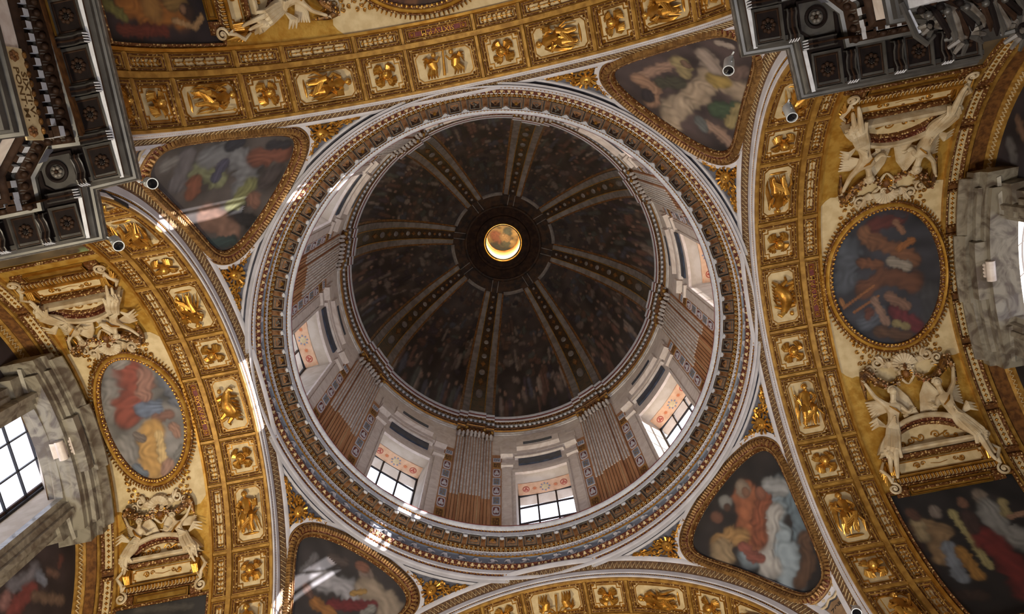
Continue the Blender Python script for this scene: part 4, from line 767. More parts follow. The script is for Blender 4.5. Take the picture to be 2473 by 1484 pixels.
# upper entablature of the drum, breaking forward over each pilaster
def ressaut(prof, m, nm, par):
    b = MB(); rows = []; 
    for k in range(8):
        c = 45*k
        for t, f in ((c-15.5, 0), (c, 0), (c+15.5, 0), (c+15.6, .5), (c+18.9, .5), (c+19.0, 1), (c+22.5, 1), (c+26.0, 1), (c+26.1, .5), (c+29.4, .5)):
            rows.append((t, f))
    R2 = []
    for i, (t, f) in enumerate(rows):
        t2 = rows[(i+1) % len(rows)][0]+(360 if i == len(rows)-1 else 0); n = max(1, int((t2-t)/2.5)); R2 += [(t+(t2-t)*j/n, f) for j in range(n)]
    b.grid([[(t, r-.020*f, z) for r, z in prof] for t, f in R2], m, cu=True); return b.build(nm, par, polar)
ent = empty('trim_drum', Rz(D0), **ST)
for pr, m, nm in (([(DR, 4.785), (DR-.006, 4.787), (DR-.006, 4.80), (DR-.010, 4.803), (DR-.010, 4.822)], 'rod', 'architrave'), ([(DR-.010, 4.822), (DR-.014, 4.826), (DR-.014, 4.836)], 'gold', 'bead'),
                  ([(DR-.014, 4.836), (DR-.004, 4.838), (DR-.004, 4.885)], 'lace', 'frieze'), ([(DR-.004, 4.885), (DR-.010, 4.888), (DR-.010, 4.902)], 'umber', 'moulding'), ([(DR-.010, 4.902), (DR-.010, 4.918), (DR-.022, 4.920)], 'oakpale', 'dentil_ground'),
                  ([(DR-.022, 4.920), (DR-.022, 4.924), (DR-.030, 4.940), (DR-.031, 4.942)], 'lace', 'egg_moulding'), ([(DR-.031, 4.942), (DR-.036, 4.945), (DR-.036, 4.962)], 'white', 'corona'), ([(DR-.036, 4.962), (DR-.038, 4.965), (DR-.040, 4.972)], 'crimson', 'fillet'),
                  ([(DR-.040, 4.972), (DR-.046, 4.985), (DR-.046, 4.998), (DR+.05, 5.00)], 'palegrey', 'ledge')): ressaut(pr, m, nm, ent)
b = MB()
for k in range(8):
    for i in range(26):
        t = 45*k-15+i*45/26*.995; f = 0 if (t-45*k) < 15.5 else (1 if 19 <= (t-45*k) <= 26 else .5)
        r = DR-.010-.020*f; b.add([(t+d, q, z) for z in (4.903, 4.916) for q in (r-.012, r) for d in (-.42, .42)], [(0, 1, 3, 2), (4, 5, 7, 6), (0, 1, 5, 4), (0, 2, 6, 4), (1, 3, 7, 5)], 'palegrey')
b.build('dentil_row', ent, polar, kind='stuff')

# ---------------------------------------------------------------- dome
DB, DHt, DZ = .945, 1.47, 5.0
def domemap(V):      # (azimuth deg, r, w inwards)
    r = V[:, 1]; s = np.clip(r/DB, 0, 1); z = DZ+DHt*np.sqrt(1-s*s); nr, nz = r/DB**2, (z-DZ)/DHt**2; L = np.hypot(nr, nz)+1e-9
    r2, z2 = r-V[:, 2]*nr/L, z-V[:, 2]*nz/L; a = V[:, 0]*D2R; return np.stack([r2*np.cos(a), r2*np.sin(a), z2], 1)
dome = empty('ceiling_dome', Rz(D0), **ST)
rads = DB*np.sin(np.linspace(math.asin(.13/DB), PI/2-.001, 44))
b = MB(); b.grid([[(t, r, 0) for r in rads] for t in np.linspace(0, 360, 96, endpoint=False)], 'domepaint', cu=True); b.build('shell', dome, domemap)
rr = rads[rads > .385]; rr = np.r_[.385, rr]
def domestrip(off0, off1, w0, m, nm, par, taper=True):   # offsets in units across the rib at the springing
    b = MB(); rows = []
    for r in rr:
        k = (.40+.60*(r/DB))/r*57.3
        rows.append([(off0*k, r, 0), (off0*k, r, w0), ((off0+off1)/2*k, r, w0*1.1), (off1*k, r, w0), (off1*k, r, 0)])
    b.grid(rows, m); return b.mesh(nm, domemap)
RIB = [(domestrip(-.115, -.098, .004, 'umber', 'rib_border', None), 'rib_border'), (domestrip(-.098, -.052, .012, 'domerib', 'rib_band', None), 'rib_band'), (domestrip(-.052, -.045, .016, 'goldflat', 'gilt_edge', None), 'gilt_edge'),
       (domestrip(-.045, .045, .008, 'domedark', 'rib_centre', None), 'rib_centre'), (domestrip(.045, .052, .016, 'goldflat', 'gilt_edge', None), 'gilt_edge'), (domestrip(.052, .098, .012, 'domerib', 'rib_band', None), 'rib_band'), (domestrip(.098, .115, .004, 'umber', 'rib_border', None), 'rib_border')]
ob = MB()
for i, s in enumerate(np.linspace(.96, .44, 15)):
    r = DB*s; k = (.40+.60*s)/r*57.3; h = .020*(.4+.6*s)
    V = [(0, r-h*.7, .012), (h*k*1.1, r, .012), (0, r+h*.7, .012), (-h*k*1.1, r, .012)]
    if i % 2: ob.prism([(a, b_) for a, b_, _ in V], .009, .014, 'umber', .8)
    else: ob.prism([(h*k*1.3*math.cos(t), r+h*.6*math.sin(t)) for t in np.arange(10)*PI/5], .009, .015, 'domerib', .8)
RIBO = ob.mesh('rib_ornament', domemap)
for k in range(8):
    R_ = empty('rib', Rz((45*k+22.5)*D2R), dome)
    for me, nm in RIB: link(nm, me, R_)
    link('rib_ornament', RIBO, R_)
# painted sectors
PT['DM'] = ((58, 46, 46), [])
for k in range(8):
    L = []
    rg = random.Random(k+3)
    cols = [(92, 62, 54), (70, 70, 84), (104, 88, 82), (50, 40, 50), (86, 70, 62), (98, 66, 56), (74, 76, 72), (124, 108, 100), (64, 50, 60)]
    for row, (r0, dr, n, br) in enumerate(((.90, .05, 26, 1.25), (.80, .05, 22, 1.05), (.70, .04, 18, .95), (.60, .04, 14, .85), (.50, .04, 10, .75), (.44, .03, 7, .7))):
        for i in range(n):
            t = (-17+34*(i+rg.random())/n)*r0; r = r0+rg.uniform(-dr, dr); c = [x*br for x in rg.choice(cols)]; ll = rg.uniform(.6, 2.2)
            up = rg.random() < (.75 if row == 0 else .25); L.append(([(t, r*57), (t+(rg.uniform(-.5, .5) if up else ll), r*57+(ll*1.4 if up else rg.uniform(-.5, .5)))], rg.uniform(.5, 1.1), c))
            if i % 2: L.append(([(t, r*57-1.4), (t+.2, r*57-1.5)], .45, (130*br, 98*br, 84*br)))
    PT['DM'] = ((58, 46, 46), L)
    b = MB(); U_ = []; 
    rows = []
    for r in rr[:-1]:
        hw = 22.5-.115*(.40+.60*(r/DB))/r*57.3; rows.append([(hw*s, r) for s in np.linspace(-1, 1, 50)])
    g = np.array(rows); uv = np.stack([g[..., 0]*g[..., 1], g[..., 1]*18], 2)
    # refine radially
    g2 = np.concatenate([np.stack([g[i]+(g[i+1]-g[i])*j/3 for j in range(3)]) for i in range(len(g)-1)]+[g[-1:]]); uv = np.stack([g2[..., 0]*g2[..., 1], g2[..., 1]*57], 2)
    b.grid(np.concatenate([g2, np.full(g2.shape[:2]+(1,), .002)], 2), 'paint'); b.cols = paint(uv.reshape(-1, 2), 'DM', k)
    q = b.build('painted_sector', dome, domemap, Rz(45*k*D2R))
    e = MB(); h0 = 22.5-.115*(.40+.60*(.385/DB))/.385*57.3; e.grid([[(t, r, w) for r, w in ((.372, .001), (.374, .010), (.392, .010), (.394, .001))] for t in np.linspace(-h0, h0, 10)], 'domerib'); e.build('sector_border', q, domemap)
b = MB()
b.grid([[(t, r, w) for r, w in ((.385, .0), (.383, .006), (.300, .008), (.296, .020), (.285, .020), (.282, .006))] for t in np.linspace(0, 360, 90, endpoint=False)], 'domedark', cu=True)
b.grid([[(t, r, w) for r, w in ((.282, .006), (.215, .008), (.212, .022), (.195, .022), (.192, .008), (.150, .010), (.148, .02), (.141, .02), (.139, -.03))] for t in np.linspace(0, 360, 90, endpoint=False)], 'brown', cu=True)
for t in np.arange(0, 360, 45)+22.5:
    for d in (-3.4, 3.4): b.grid([[(t+d*(.385/r), r, .008), (t+d*(.385/r), r, .014), (t+(d+.7)*(.385/r), r, .014), (t+(d+.7)*(.385/r), r, .008)] for r in (.384, .34, .30)], 'domerib')
b.build('oculus_surround', dome, domemap)
# lantern
zo = DZ+DHt*math.sqrt(1-(.14/DB)**2)
lan = empty('lantern', T(0, 0, zo), label='small bright lantern opening at the top of the dome with a painted cap', cat='lantern')
b = MB(); N = 48
b.grid([[(r*math.cos(t), r*math.sin(t), z) for r, z in ((.150, -.02), (.143, -.028), (.138, -.02), (.138, .02))] for t in np.arange(N)*2*PI/N], 'goldbright', cu=True); b.build('rim', lan)
b = MB(); b.grid([[(r*math.cos(t), r*math.sin(t), z) for r, z in ((.138, .0), (.137, .46), (.142, .47), (.142, .49), (.13, .50))] for t in np.arange(N)*2*PI/N], 'lanternwall', cu=True); b.build('lantern_wall', lan)
b = MB(); b.grid([[(r*math.cos(t), r*math.sin(t), z) for r, z in ((.134, .455), (.129, .46), (.129, .475), (.134, .48))] for t in np.arange(N)*2*PI/N], 'goldbright', cu=True); b.build('cornice', lan)
g = [[(r*math.cos(t), r*math.sin(t)) for r in np.linspace(.001, .132, 30)] for t in np.arange(60)*2*PI/60]
painted('painted_cap', g, .482, 'LA', None, lan, cu=True, seed=5)

# ---------------------------------------------------------------- main fields of the arm vaults
def vfix(V): return barrel(V)
def skin_geo(pts, edges, rad, sub=1):
    me = bpy.data.meshes.new('k'); me.from_pydata([tuple(c*10 for c in p) for p in pts], edges, []); o = bpy.data.objects.new('k', me); SC.collection.objects.link(o)
    o.modifiers.new('s', 'SKIN'); 
    for i, r in enumerate(rad): me.skin_vertices[0].data[i].radius = (r*10, r*10)
    me.skin_vertices[0].data[0].use_root = True
    md = o.modifiers.new('u', 'SUBSURF'); md.levels = sub; md.render_levels = sub
    dg = bpy.context.evaluated_depsgraph_get(); e = o.evaluated_get(dg).to_mesh()
    V = np.array([v.co[:] for v in e.vertices])/10; F = [tuple(p.vertices) for p in e.polygons]
    bpy.data.objects.remove(o); return V, F
def angel(h, k, hw, var=0):
    """reclining winged figure on the right slope of a pediment: u across, v towards the crown, w out"""
    m = MB(); g = 'stucco'; x0 = hw/.19
    def q(u, v, w): return (u*x0, h+v*k, w)
    P = dict(pel=q(.118, -.018, .034), ch=q(.094, .034, .046), nk=q(.088, .056, .050), hd=q(.082, .078, .054), so=q(.116, .046, .042), eo=q(.146, .072, .042), ho=q(.166, .118, .036),
             si=q(.070, .036, .044), ei=q(.052, .012, .052), hi=q(.036, .020, .056), h1=q(.134, -.030, .036), k1=q(.162, -.070, .054), f1=q(.180, -.122, .034), t1=q(.187, -.138, .034),
             h2=q(.112, -.040, .038), k2=q(.150, -.086, .060), f2=q(.168, -.142, .038), t2=q(.176, -.158, .036))
    n = list(P); E = [('pel', 'ch'), ('ch', 'nk'), ('nk', 'hd'), ('ch', 'so'), ('so', 'eo'), ('eo', 'ho'), ('ch', 'si'), ('si', 'ei'), ('ei', 'hi'), ('pel', 'h1'), ('h1', 'k1'), ('k1', 'f1'), ('f1', 't1'), ('pel', 'h2'), ('h2', 'k2'), ('k2', 'f2'), ('f2', 't2')]
    R = dict(pel=.017, ch=.017, nk=.008, hd=.011, so=.010, eo=.0075, ho=.005, si=.010, ei=.0075, hi=.005, h1=.014, k1=.0105, f1=.0065, t1=.0045, h2=.014, k2=.0105, f2=.0065, t2=.0045)
    s = (k+x0)/2*1.0
    V, F = skin_geo([P[a] for a in n], [(n.index(a), n.index(b_)) for a, b_ in E], [R[a]*s for a in n]); m.add(V, F, g)
    hx = np.array(P['hd']); m.ball(hx+(0, .003, .003), (.0125*s, .0150*s, .0135*s), g, 12, 8); m.ball(hx+(-.004, -.002, .016*s), (.0025, .004, .003), g)
    for sx in (-1, 1): m.ball(hx+(sx*.004-.003, .003, .0135*s), .0018, g, 5, 3)
    for i in range(10): a = PI*i/9-.2; m.ball(hx+(.012*s*math.cos(a), .006+.012*s*math.sin(a), .002), .0052*s, g, 6, 4)
    for hnd, d in ((P['ho'], (.004, .012)), (P['hi'], (-.010, .004))):
        for f in range(4): m.tube([hnd, (hnd[0]+d[0]+.0018*(f-1.5), hnd[1]+d[1]*.7, hnd[2]+.003), (hnd[0]+d[0]*1.3+.003*(f-1.5), hnd[1]+d[1]*(1.15-.1*abs(f-1.5)), hnd[2]-.001)], [.0022*s, .0016*s, .001*s], g, 5)
        m.tube([hnd, (hnd[0]+.005, hnd[1]+.002, hnd[2]+.004)], [.002*s, .0012*s], g, 5)
    c = np.array(P['ch'])
    for f in range(10):     # inner wing spread towards the middle of the pediment
        t = f/9; root_ = c+(-.004, .012-.020*t, -.010); tip = np.array(q(.004+.050*t, .004-.006*t+.012*math.sin(t*3), .016)); top = np.array(q(.056-.004*t, .094-.070*t, .024))
        m.tube([root_, top, (top+tip)/2+(0, .008*(1-t)*k, .006), tip], [.006*s, .0105*s, .0095*s, .0035*s], g, 6, .5)
    for f in range(7):      # outer wing behind the raised arm
        t = f/6; tip = np.array(q(.176-.006*t, .066-.050*t, .008)); m.tube([c+(.010, .004-.006*t, -.012), np.array(q(.142, .062-.030*t, .016)), tip], [.004*s, .0075*s, .0025*s], g, 6, .5)
    pl, k1, k2 = (np.array(P[a]) for a in ('pel', 'k1', 'k2'))
    for f in range(12):                                        # drapery over the lap and thighs, hem flying below the knees
        t = f/11; lo_ = k1*(1-t)+k2*t; e = lo_+(np.array(P['f1'])*(1-t)+np.array(P['f2'])*t-lo_)*(.30+.06*math.sin(f*1.9))+np.array([(t-.5)*-.030+.006*math.sin(f*2.7), 0, -.004]); md = lo_+np.array([(t-.5)*-.022, 0, .003+.005*math.sin(f*1.7)])
        m.tube([pl+((t-.5)*-.030, .014, .006), (pl+md)/2+((t-.5)*-.018, .004, .008), md, e], [.0050*s, .0072*s, .0082*s, .0050*s], g, 6, .8)
    for f in range(4): m.tube([k1+(.004, .004, .0), k1+(.018-.004*f, -.012-.010*f, .002), k1+(.020-.010*f, -.040-.006*f, -.012)], [.005*s, .0068*s, .0018*s], g, 6, .7)
    for f in range(4): m.tube([pl+(-.016, .016-.004*f, .012), (c+pl)/2+(.002*f, -.008*f, .020), np.array(P['h1'])+(.012, .012, .006)], [.003, .0055*s, .003], g, 5)
    m.tube([c+(.018, .010, .008), c+(.002, -.012, .022), c+(-.014, -.026, .010)], [.003, .0042, .003], 'gold', 5)
    for f in range(3): m.tube([pl+(.022, .010, .0), pl+(.05, .022+.01*f, .01), pl+(.078, .006+.014*f, .004)], [.004, .008*s, .002], g, 6, .6)
    return m
def shell(R0=.046, n=11):
    m = MB()
    for i in range(n):
        a = (-78+156*i/(n-1))*D2R; L = R0*(1.0+.10*math.cos(a))
        m.tube([(.004*math.sin(a), .002, .010), (L*.55*math.sin(a), L*.55*math.cos(a), .024), (L*.9*math.sin(a), L*.9*math.cos(a), .022), (L*1.03*math.sin(a), L*1.03*math.cos(a), .012)], [.0022, .0060, .0085, .0055], 'stucco', 7)
    b0 = [(R0*.98*math.sin(a), R0*(.98+.05)*math.cos(a)) for a in np.linspace(-1.4, 1.4, 14)]+[(0, -.004)]
    m.prism(b0, 0, .014, 'gold', .95)
    for s in (-1, 1): m.spiral((s*.012, -.006), .012, 1.4, 0, 'stucco', .026, .0042, s, 18)
    m.tube([(0, -.012, .022), (.004, -.003, .034), (0, .006, .026)], [.006, .008, .004], 'umber', 8)
    return m
def garland(sx, k, x0):
    m = MB(); rg = random.Random(5+k*100+sx)
    P = [np.array(p)*(x0, k, 1) for p in ((sx*.030, .118, .020), (sx*.055, .098, .026), (sx*.090, .098, .030), (sx*.125, .118, .032), (sx*.155, .150, .030), (sx*.168, .120, .028), (sx*.170, .080, .018))]
    P = np.array(P); t = np.linspace(0, 1, 24); Q = np.stack([np.interp(t, np.linspace(0, 1, 7), P[:, i]) for i in range(3)], 1)
    m.tube(Q, [.004, .010, .014, .016, .016, .012, .004], 'leaf', 7)
    for i, p in enumerate(Q):
        r = .014*math.sin(PI*min(1, .15+i/26))
        for j in range(6):
            a = rg.uniform(-.3, PI+.3); o = np.array([math.cos(a)*r*rg.uniform(.6, 1.5), rg.uniform(-.010, .010), abs(math.sin(a))*r*1.1])
            m.ball(p+o, rg.uniform(.0030, .0055), 'pearl' if rg.random() < .55 else 'leaf' if rg.random() < .7 else 'goldbright', 6, 4)
    return m
def cartouche():
    m = MB()
    m.ball((0, -.030, .014), (.014, .018, .016), 'umber', 10, 6)
    for i in range(14): a = i*2*PI/14; m.tube([(.010*math.cos(a), -.030+.012*math.sin(a), .018), (.019*math.cos(a), -.030+.022*math.sin(a), .022), (.021*math.cos(a+.2), -.030+.026*math.sin(a+.2), .008)], [.002, .0042, .001], 'gold', 5)
    for s in (-1, 1):
        m.tube([(s*.006, -.002, .014), (s*.024, -.018, .018), (s*.024, -.044, .016), (s*.008, -.064, .012), (0, -.070, .012)], [.003, .0055, .006, .0045, .002], 'stucco', 7)
        m.tube([(s*.018, -.012, .010), (s*.034, -.006, .016), (s*.044, .006, .008)], [.004, .0062, .002], 'stucco', 6)
    return m
def side_scroll(sx, k=1):
    m = MB()
    m.spiral((sx*.094, .010), .026, 1.5, PI/2, 'stucco', .014, .0055, sx, 24, tail=(sx*.066, -.008)); m.spiral((sx*.128, -.010), .020, 1.4, -PI/2, 'stucco', .014, .0045, -sx, 22, tail=(sx*.10, -.03))
    for i in range(7): a = (20+i*22)*D2R; m.tube([(sx*.058, -.016, .010), (sx*(.058+.018*math.cos(a)), -.016+.022*math.sin(a), .018), (sx*(.058+.028*math.cos(a)), -.016+.034*math.sin(a), .008)], [.003, .0055, .0015], 'stucco', 5)
    m.tube([(sx*.11, -.035, .010), (sx*.14, -.045, .014), (sx*.15, -.07, .010)], [.003, .006, .002], 'gold', 5)
    return m
def tendrils(hw):
    m = MB()
    for s in (-1, 1):
        for i, (u, v, r) in enumerate(((.045, .052, .010), (.068, .056, .009), (.088, .066, .010), (.108, .084, .009), (.126, .104, .009), (.142, .128, .008), (.155, .152, .007), (.118, .060, .009), (.138, .082, .008), (.152, .108, .008), (.158, .175, .007), (.150, .060, .009), (.128, .040, .010), (.104, .036, .009), (.158, .135, .006), (.134, .062, .006), (.085, .040, .007))):
            m.spiral((s*u*hw/.19, v), r*1.08, 1.5, i*1.1, 'gold', .003, .0021, s*(1 if i % 2 else -1), 14)
    return m
def pediment_geo(hw, h):
    m = MB(); W = MB(); n = 18
    arc = [(hw*math.sin(t)/math.sin(1.15), h*(math.cos(t)-math.cos(1.15))/(1-math.cos(1.15))) for t in np.linspace(-1.15, 1.15, n)]
    W.sweep(arc, [(-.010, 0), (-.010, .040), (-.004, .044), (.006, .044), (.008, .030)], 'stucco', closed=False)
    W.sweep([(-hw-.008, 0), (hw+.008, 0)], [(-.006, 0), (-.006, .040), (.004, .044), (.009, .038), (.009, 0)], 'stucco', closed=False)
    m.sweep(arc, [(.008, .030), (.012, .032), (.016, .024), (.018, .010)], 'redlace', closed=False)
    L = MB(); L.sweep(arc, [(.018, .010), (.020, .020), (.026, .018), (.028, .006)], 'lace', closed=False)
    T_ = MB(); T_.prism(arc, .001, .006, 'cream', 1.0)
    for s in (-1, 1):
        for i, (u, v, r) in enumerate(((.028, h*.36, .016), (.066, h*.30, .014), (.098, h*.22, .010), (.125, h*.14, .007))):
            if r > h*.25: r = h*.25
            T_.spiral((s*u*hw/.19, v), r, 1.4, i*2.0, 'gold', .010, .0026, s*(1 if i % 2 else -1), 20, tail=(s*(u-.03)*hw/.19, v) if i else None)
    return W, m, L, T_
def below_geo(hw):
    F = MB(); G = MB(); Cn = MB(); P = MB()
    G.box(-hw, hw, -.030, -.013, 0, .018, 'lace', .002)
    F.box(-hw+.028, hw-.028, -.090, -.034, 0, .005, 'cream', .002)
    F.sweep(notched(-hw+.034, hw-.034, -.084, -.040, .008, 'step'), [(-.001, .005), (0, .009), (.002, .009), (.003, .005)], 'gold')
    for s in (-1, 1):
        F.spiral((s*hw*.42, -.062), .013, 1.4, 0, 'gold', .008, .0022, s, 18); F.spiral((s*hw*.42-s*.022, -.058), .009, 1.3, PI, 'gold', .008, .0018, -s, 16); F.star((s*hw*.42, -.062), .012, .006, .010, 'goldbright', 5)
    F.ball((0, -.046, .006), (.006, .004, .004), 'umber'); F.tube([(-.030, -.060, .006), (0, -.066, .007), (.030, -.060, .006)], .0012, 'gold', 4)
    Cn = [MB(), MB()]
    for s, cb in zip((-1, 1), Cn):
        cb.box(*sorted((s*(hw-.031), s*(hw-.003))), -.093, -.034, 0, .016, 'gold', .002)
        for f in range(4): cb.tube([(s*(hw-.017)+(f-1.5)*.0062, -.034, .020), (s*(hw-.017)+(f-1.5)*.0062, -.060, .030), (s*(hw-.017)+(f-1.5)*.0055, -.092, .014)], [.004, .0052, .003], 'goldbright' if f % 2 else 'gold', 7)
    G.box(-hw, hw, -.097, -.093, 0, .024, 'goldbright', .001); G.box(-hw, hw, -.124, -.097, 0, .010, 'umber', .003)
    n = int(hw*2/.0135)
    for i in range(n):
        x = -hw+.008+(2*hw-.016)*i/(n-1); G.ball((x, -.109, .012), (.0042, .0088, .006), 'goldbright', 7, 4); G.tube([(x-.0062, -.101, .012), (x-.0062, -.116, .012), (x, -.121, .012)], .0014, 'cream', 4)
    G.box(-hw-.004, hw+.004, -.131, -.124, 0, .016, 'lace', .002)
    P.box(-hw+.045, hw-.045, -.168, -.134, 0, .008, 'plate', .001)
    P.sweep(rect_path(-hw+.045, hw-.045, -.168, -.134, 6), [(0, .008), (0, .013), (.004, .013), (.005, .008)], 'goldbright'); P.sweep(rect_path(-hw+.054, hw-.054, -.161, -.141, 5), [(0, .008), (0, .0095), (.0012, .0095), (.0014, .008)], 'umber')
    for s in (-1, 1): G.box(s*(hw-.020)-.022, s*(hw-.020)+.022, -.168, -.131, 0, .010, 'lace', .003)
    VL = []
    for s in (-1, 1):
        VV = MB(); VL.append(VV)
        VV.spiral((s*(hw+.004), -.138), .023, 1.7, PI/2, 'stucco', .018, .0050, s, 30, tail=(s*(hw-.010), -.090)); VV.tube([(s*(hw+.002), -.030, .014), (s*(hw+.022), -.060, .020), (s*(hw+.004), -.090, .018), (s*(hw+.002), -.114, .018)], [.004, .0075, .007, .005], 'stucco', 7)
        for f in range(5): VV.tube([(s*hw, -.045, .012), (s*(hw+.016), -.060-.008*f, .018), (s*(hw+.028-.002*f), -.066-.013*f, .008)], [.003, .0055, .0015], 'goldbright', 5)
    return G, F, Cn, P, VL
SIDE = {('left', 1): 'lower', ('left', -1): 'upper', ('right', 1): 'lower', ('right', -1): 'upper', ('near', -1): 'upper-left'}
FW = {'left': 'left vault', 'right': 'right vault', 'near': 'top vault'}
def oval(an, xc, pc, hu, hp, key, label, ring_w):
    A = ARMS[an]; mw = arm_mw(A['th']) @ on_vault(xc, A['sg']*pc*D2R); hv = hp*D2R*RA
    root = empty('oval_fresco', mw, label=label, cat='painting', group='oval frescoes at the crowns of the side vaults')
    E = [(hu*math.cos(-t), hv*math.sin(-t)) for t in np.linspace(0, 2*PI, 110, endpoint=False)]
    b = MB(); b.sweep(E, [(0, 0), (0, .014), (.003, .016), (.007, .012)], 'lace')
    b.sweep(E, [(.007, .012), (.009, .022), (.014, .027), (.019, .022), (.020, .018)], 'plate'); b.sweep(E, [(.020, .018), (.024, .020), (.032, .014), (.034, .006)], 'lace'); fr = b.build('frame', root, barrel)
    b = MB(); n = 92; 
    for i in range(n):
        t = 2*PI*i/n; u, v = (hu-.028)*math.cos(t), (hv-.028)*math.sin(t); b.ball((u, v, .019), (.0052, .0052, .004), 'goldbright', 7, 4)
    b.build('bead_moulding', fr, barrel, kind='stuff')
    b = MB(); n = 110
    for i in range(n):
        t = 2*PI*i/n; u, v = math.cos(t), math.sin(t); b.tube([((hu+.001)*u, (hv+.001)*v, .008), ((hu+.006)*u, (hv+.006)*v, .014), ((hu+.015)*u, (hv+.015)*v, .006)], [.002, .0038, .002], 'gold', 5)
    b.build('egg_moulding', fr, barrel, kind='stuff')
    # canvas in measured coordinates: x outwards, arc round the vault as measured in the photograph
    f = .955*(hu-.033)/(hu-.033); g = [[((hu-.033)*r*math.cos(t), (hv-.033)*r*math.sin(t)) for r in np.linspace(.001, 1, 80)] for t in np.arange(220)*2*PI/220]
    g = np.array(g); b = MB(); b.grid(np.concatenate([g, np.full(g.shape[:2]+(1,), .005)], 2), 'paint', cu=True)
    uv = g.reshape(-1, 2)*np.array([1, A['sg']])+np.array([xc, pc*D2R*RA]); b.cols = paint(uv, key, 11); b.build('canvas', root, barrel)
    # carved tendrils on the ground around the frame
def field(an, xc, hw, pcs, side_list):
    A = ARMS[an]; base = arm_mw(A['th']); sg = A['sg']; x0, x1 = 1.243, A['xf']-.004
    b = MB(); b.grid([[(x, p*(1-.16*abs(2*(x-x0)/(x1-x0)-1)**2+.02*math.sin(x*90))*D2R*RA*sg, -.0015) for x in np.linspace(x0, x1, 25)] for p in np.linspace(-26.0, 26.0, 50)], 'cream'); 
    for s in (-1, 1): b.grid([[(x, p*D2R*RA*s, -.0025) for x in np.linspace(x0, x1, 3)] for p in np.linspace(18, 98, 54)], 'plate')
    b.build('vault_field', bpy.data.objects['ceiling_'+an], vault_map)
    for s, pb, pt, shp, fr0, fr1, key, flab in side_list:      # s = sign of the measured angle
        phi = sg*s*pb*D2R; fr_mw = base @ on_vault(xc, phi); fr_mw = fr_mw @ Rz(PI) if phi > 0 else fr_mw
        sd = SIDE[(an, s)]; h = (pb-pt)*D2R*RA; vs = (pb-shp)*D2R*RA; k = (vs-h)/.15; place = f'{sd} half of the {FW[an]}'
        P = empty('pediment', fr_mw, label=f'white and gilt segmental pediment, {place}', cat='pediment', group='segmental pediments of the side vaults')
        W, m, L, T_ = pediment_geo(hw, h)
        W.build('cornice', P, barrel); m.build('bead_moulding', P, barrel); L.build('inner_moulding', P, barrel); T_.build('tympanum', P, barrel)
        G, F, Cn, Pl, VV = below_geo(hw)
        Q = empty('frame_head', fr_mw, label=f'scrolled frame head with gold plate below the pediment, {place}', cat='ornament', group='gilded frame heads of the side vaults')
        G.build('mouldings', Q, barrel); F.build('frieze', Q, barrel)
        for c_ in Cn: c_.build('bracket', Q, barrel); Pl.build('gold_plate', Q, barrel)
        for v_ in VV: v_.build('volute', Q, barrel)
        for sx, wd in ((-1, 0), (1, 1)):
            if (an, s) == ('near', -1) and False: continue
            mm = angel(h, k, hw); V = np.vstack(mm.V); V[:, 0] *= sx; mm.V = [V]
            outward = (sx > 0) != (phi > 0)       # local u>0 is outward unless the frame was turned
            side = {'left': ('nearer the dome', 'nearer the window'), 'right': ('nearer the dome', 'nearer the window'), 'near': ('nearer the dome', 'farther from the dome')}[an][1 if outward else 0]
            mm.build('angel_statue', None, barrel, fr_mw, label=f'white angel on the pediment, {place}, {side}', cat='statue', group='stucco angels on the pediments')
            gm2 = garland(sx, k, hw/.19); V = np.vstack(gm2.V); V[:, 1] += h; gm2.V = [V]
            gm2.build('fruit_garland', None, barrel, fr_mw, label=f'gilt fruit garland, {place}, {side}', cat='garland', group='fruit garlands of the side vaults')
            sc = side_scroll(sx); V = np.vstack(sc.V); V[:, 0] *= hw/.19; V[:, 1] = V[:, 1]*min(1, k*1.2)+vs+.012; sc.V = [V]
            sc.build('acanthus_scroll', None, barrel, fr_mw, label=f'white acanthus scroll, {place}, {side}', cat='ornament', group='acanthus scrolls beside the shells')
        sh = shell(.046 if an != 'left' else .040); V = np.vstack(sh.V); V[:, 1] += vs-.008; sh.V = [V]
        sh.build('scallop_shell', None, barrel, fr_mw, label=f'ribbed scallop shell, {place}', cat='shell', group='scallop shells by the oval frescoes')
        ct = cartouche(); V = np.vstack(ct.V); V[:, 1] = V[:, 1]*min(1, k*1.15)+vs-.008; ct.V = [V]
        ct.build('mask_cartouche', None, barrel, fr_mw, label=f'gilded mask in white cartouche, {place}', cat='ornament', group='mask cartouches of the side vaults')
        tn = tendrils(hw); V = np.vstack(tn.V); V[:, 1] += vs-.03; tn.V = [V]; tn.build('tendril_relief', None, barrel, fr_mw, label=f'gold tendrils around the oval frame, {place}', cat='relief', kind='stuff')
        # rectangular fresco
        fp = empty('rectangular_fresco', base @ on_vault(xc, sg*s*fr0*D2R), label=flab, cat='painting', group='rectangular frescoes of the side vaults')
        v0, v1 = 0, (fr1-fr0)*D2R*RA*s*sg; v0, v1 = min(v0, v1), max(v0, v1); u1 = hw+.026
        c = MB(); c.sweep(rect_path(-u1, u1, v0-.003, v1, 12), [(-.010, 0), (-.008, .012), (-.002, .014), (.001, .006)], 'lace'); c.build('frame', fp, barrel)
        g = np.array([[(u, v) for u in np.linspace(-u1, u1, 90)] for v in np.linspace(v0, v1, 110)]); b = MB(); b.grid(np.concatenate([g, np.full(g.shape[:2]+(1,), .001)], 2), 'paint')
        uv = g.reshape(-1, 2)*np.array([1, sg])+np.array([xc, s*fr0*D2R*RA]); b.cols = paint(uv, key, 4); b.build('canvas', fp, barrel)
oval('left', 1.421, -1.3, .183, 18.9, 'OL', 'oval fresco of clouds with a red figure and a yellow-robed figure, left vault', 0)
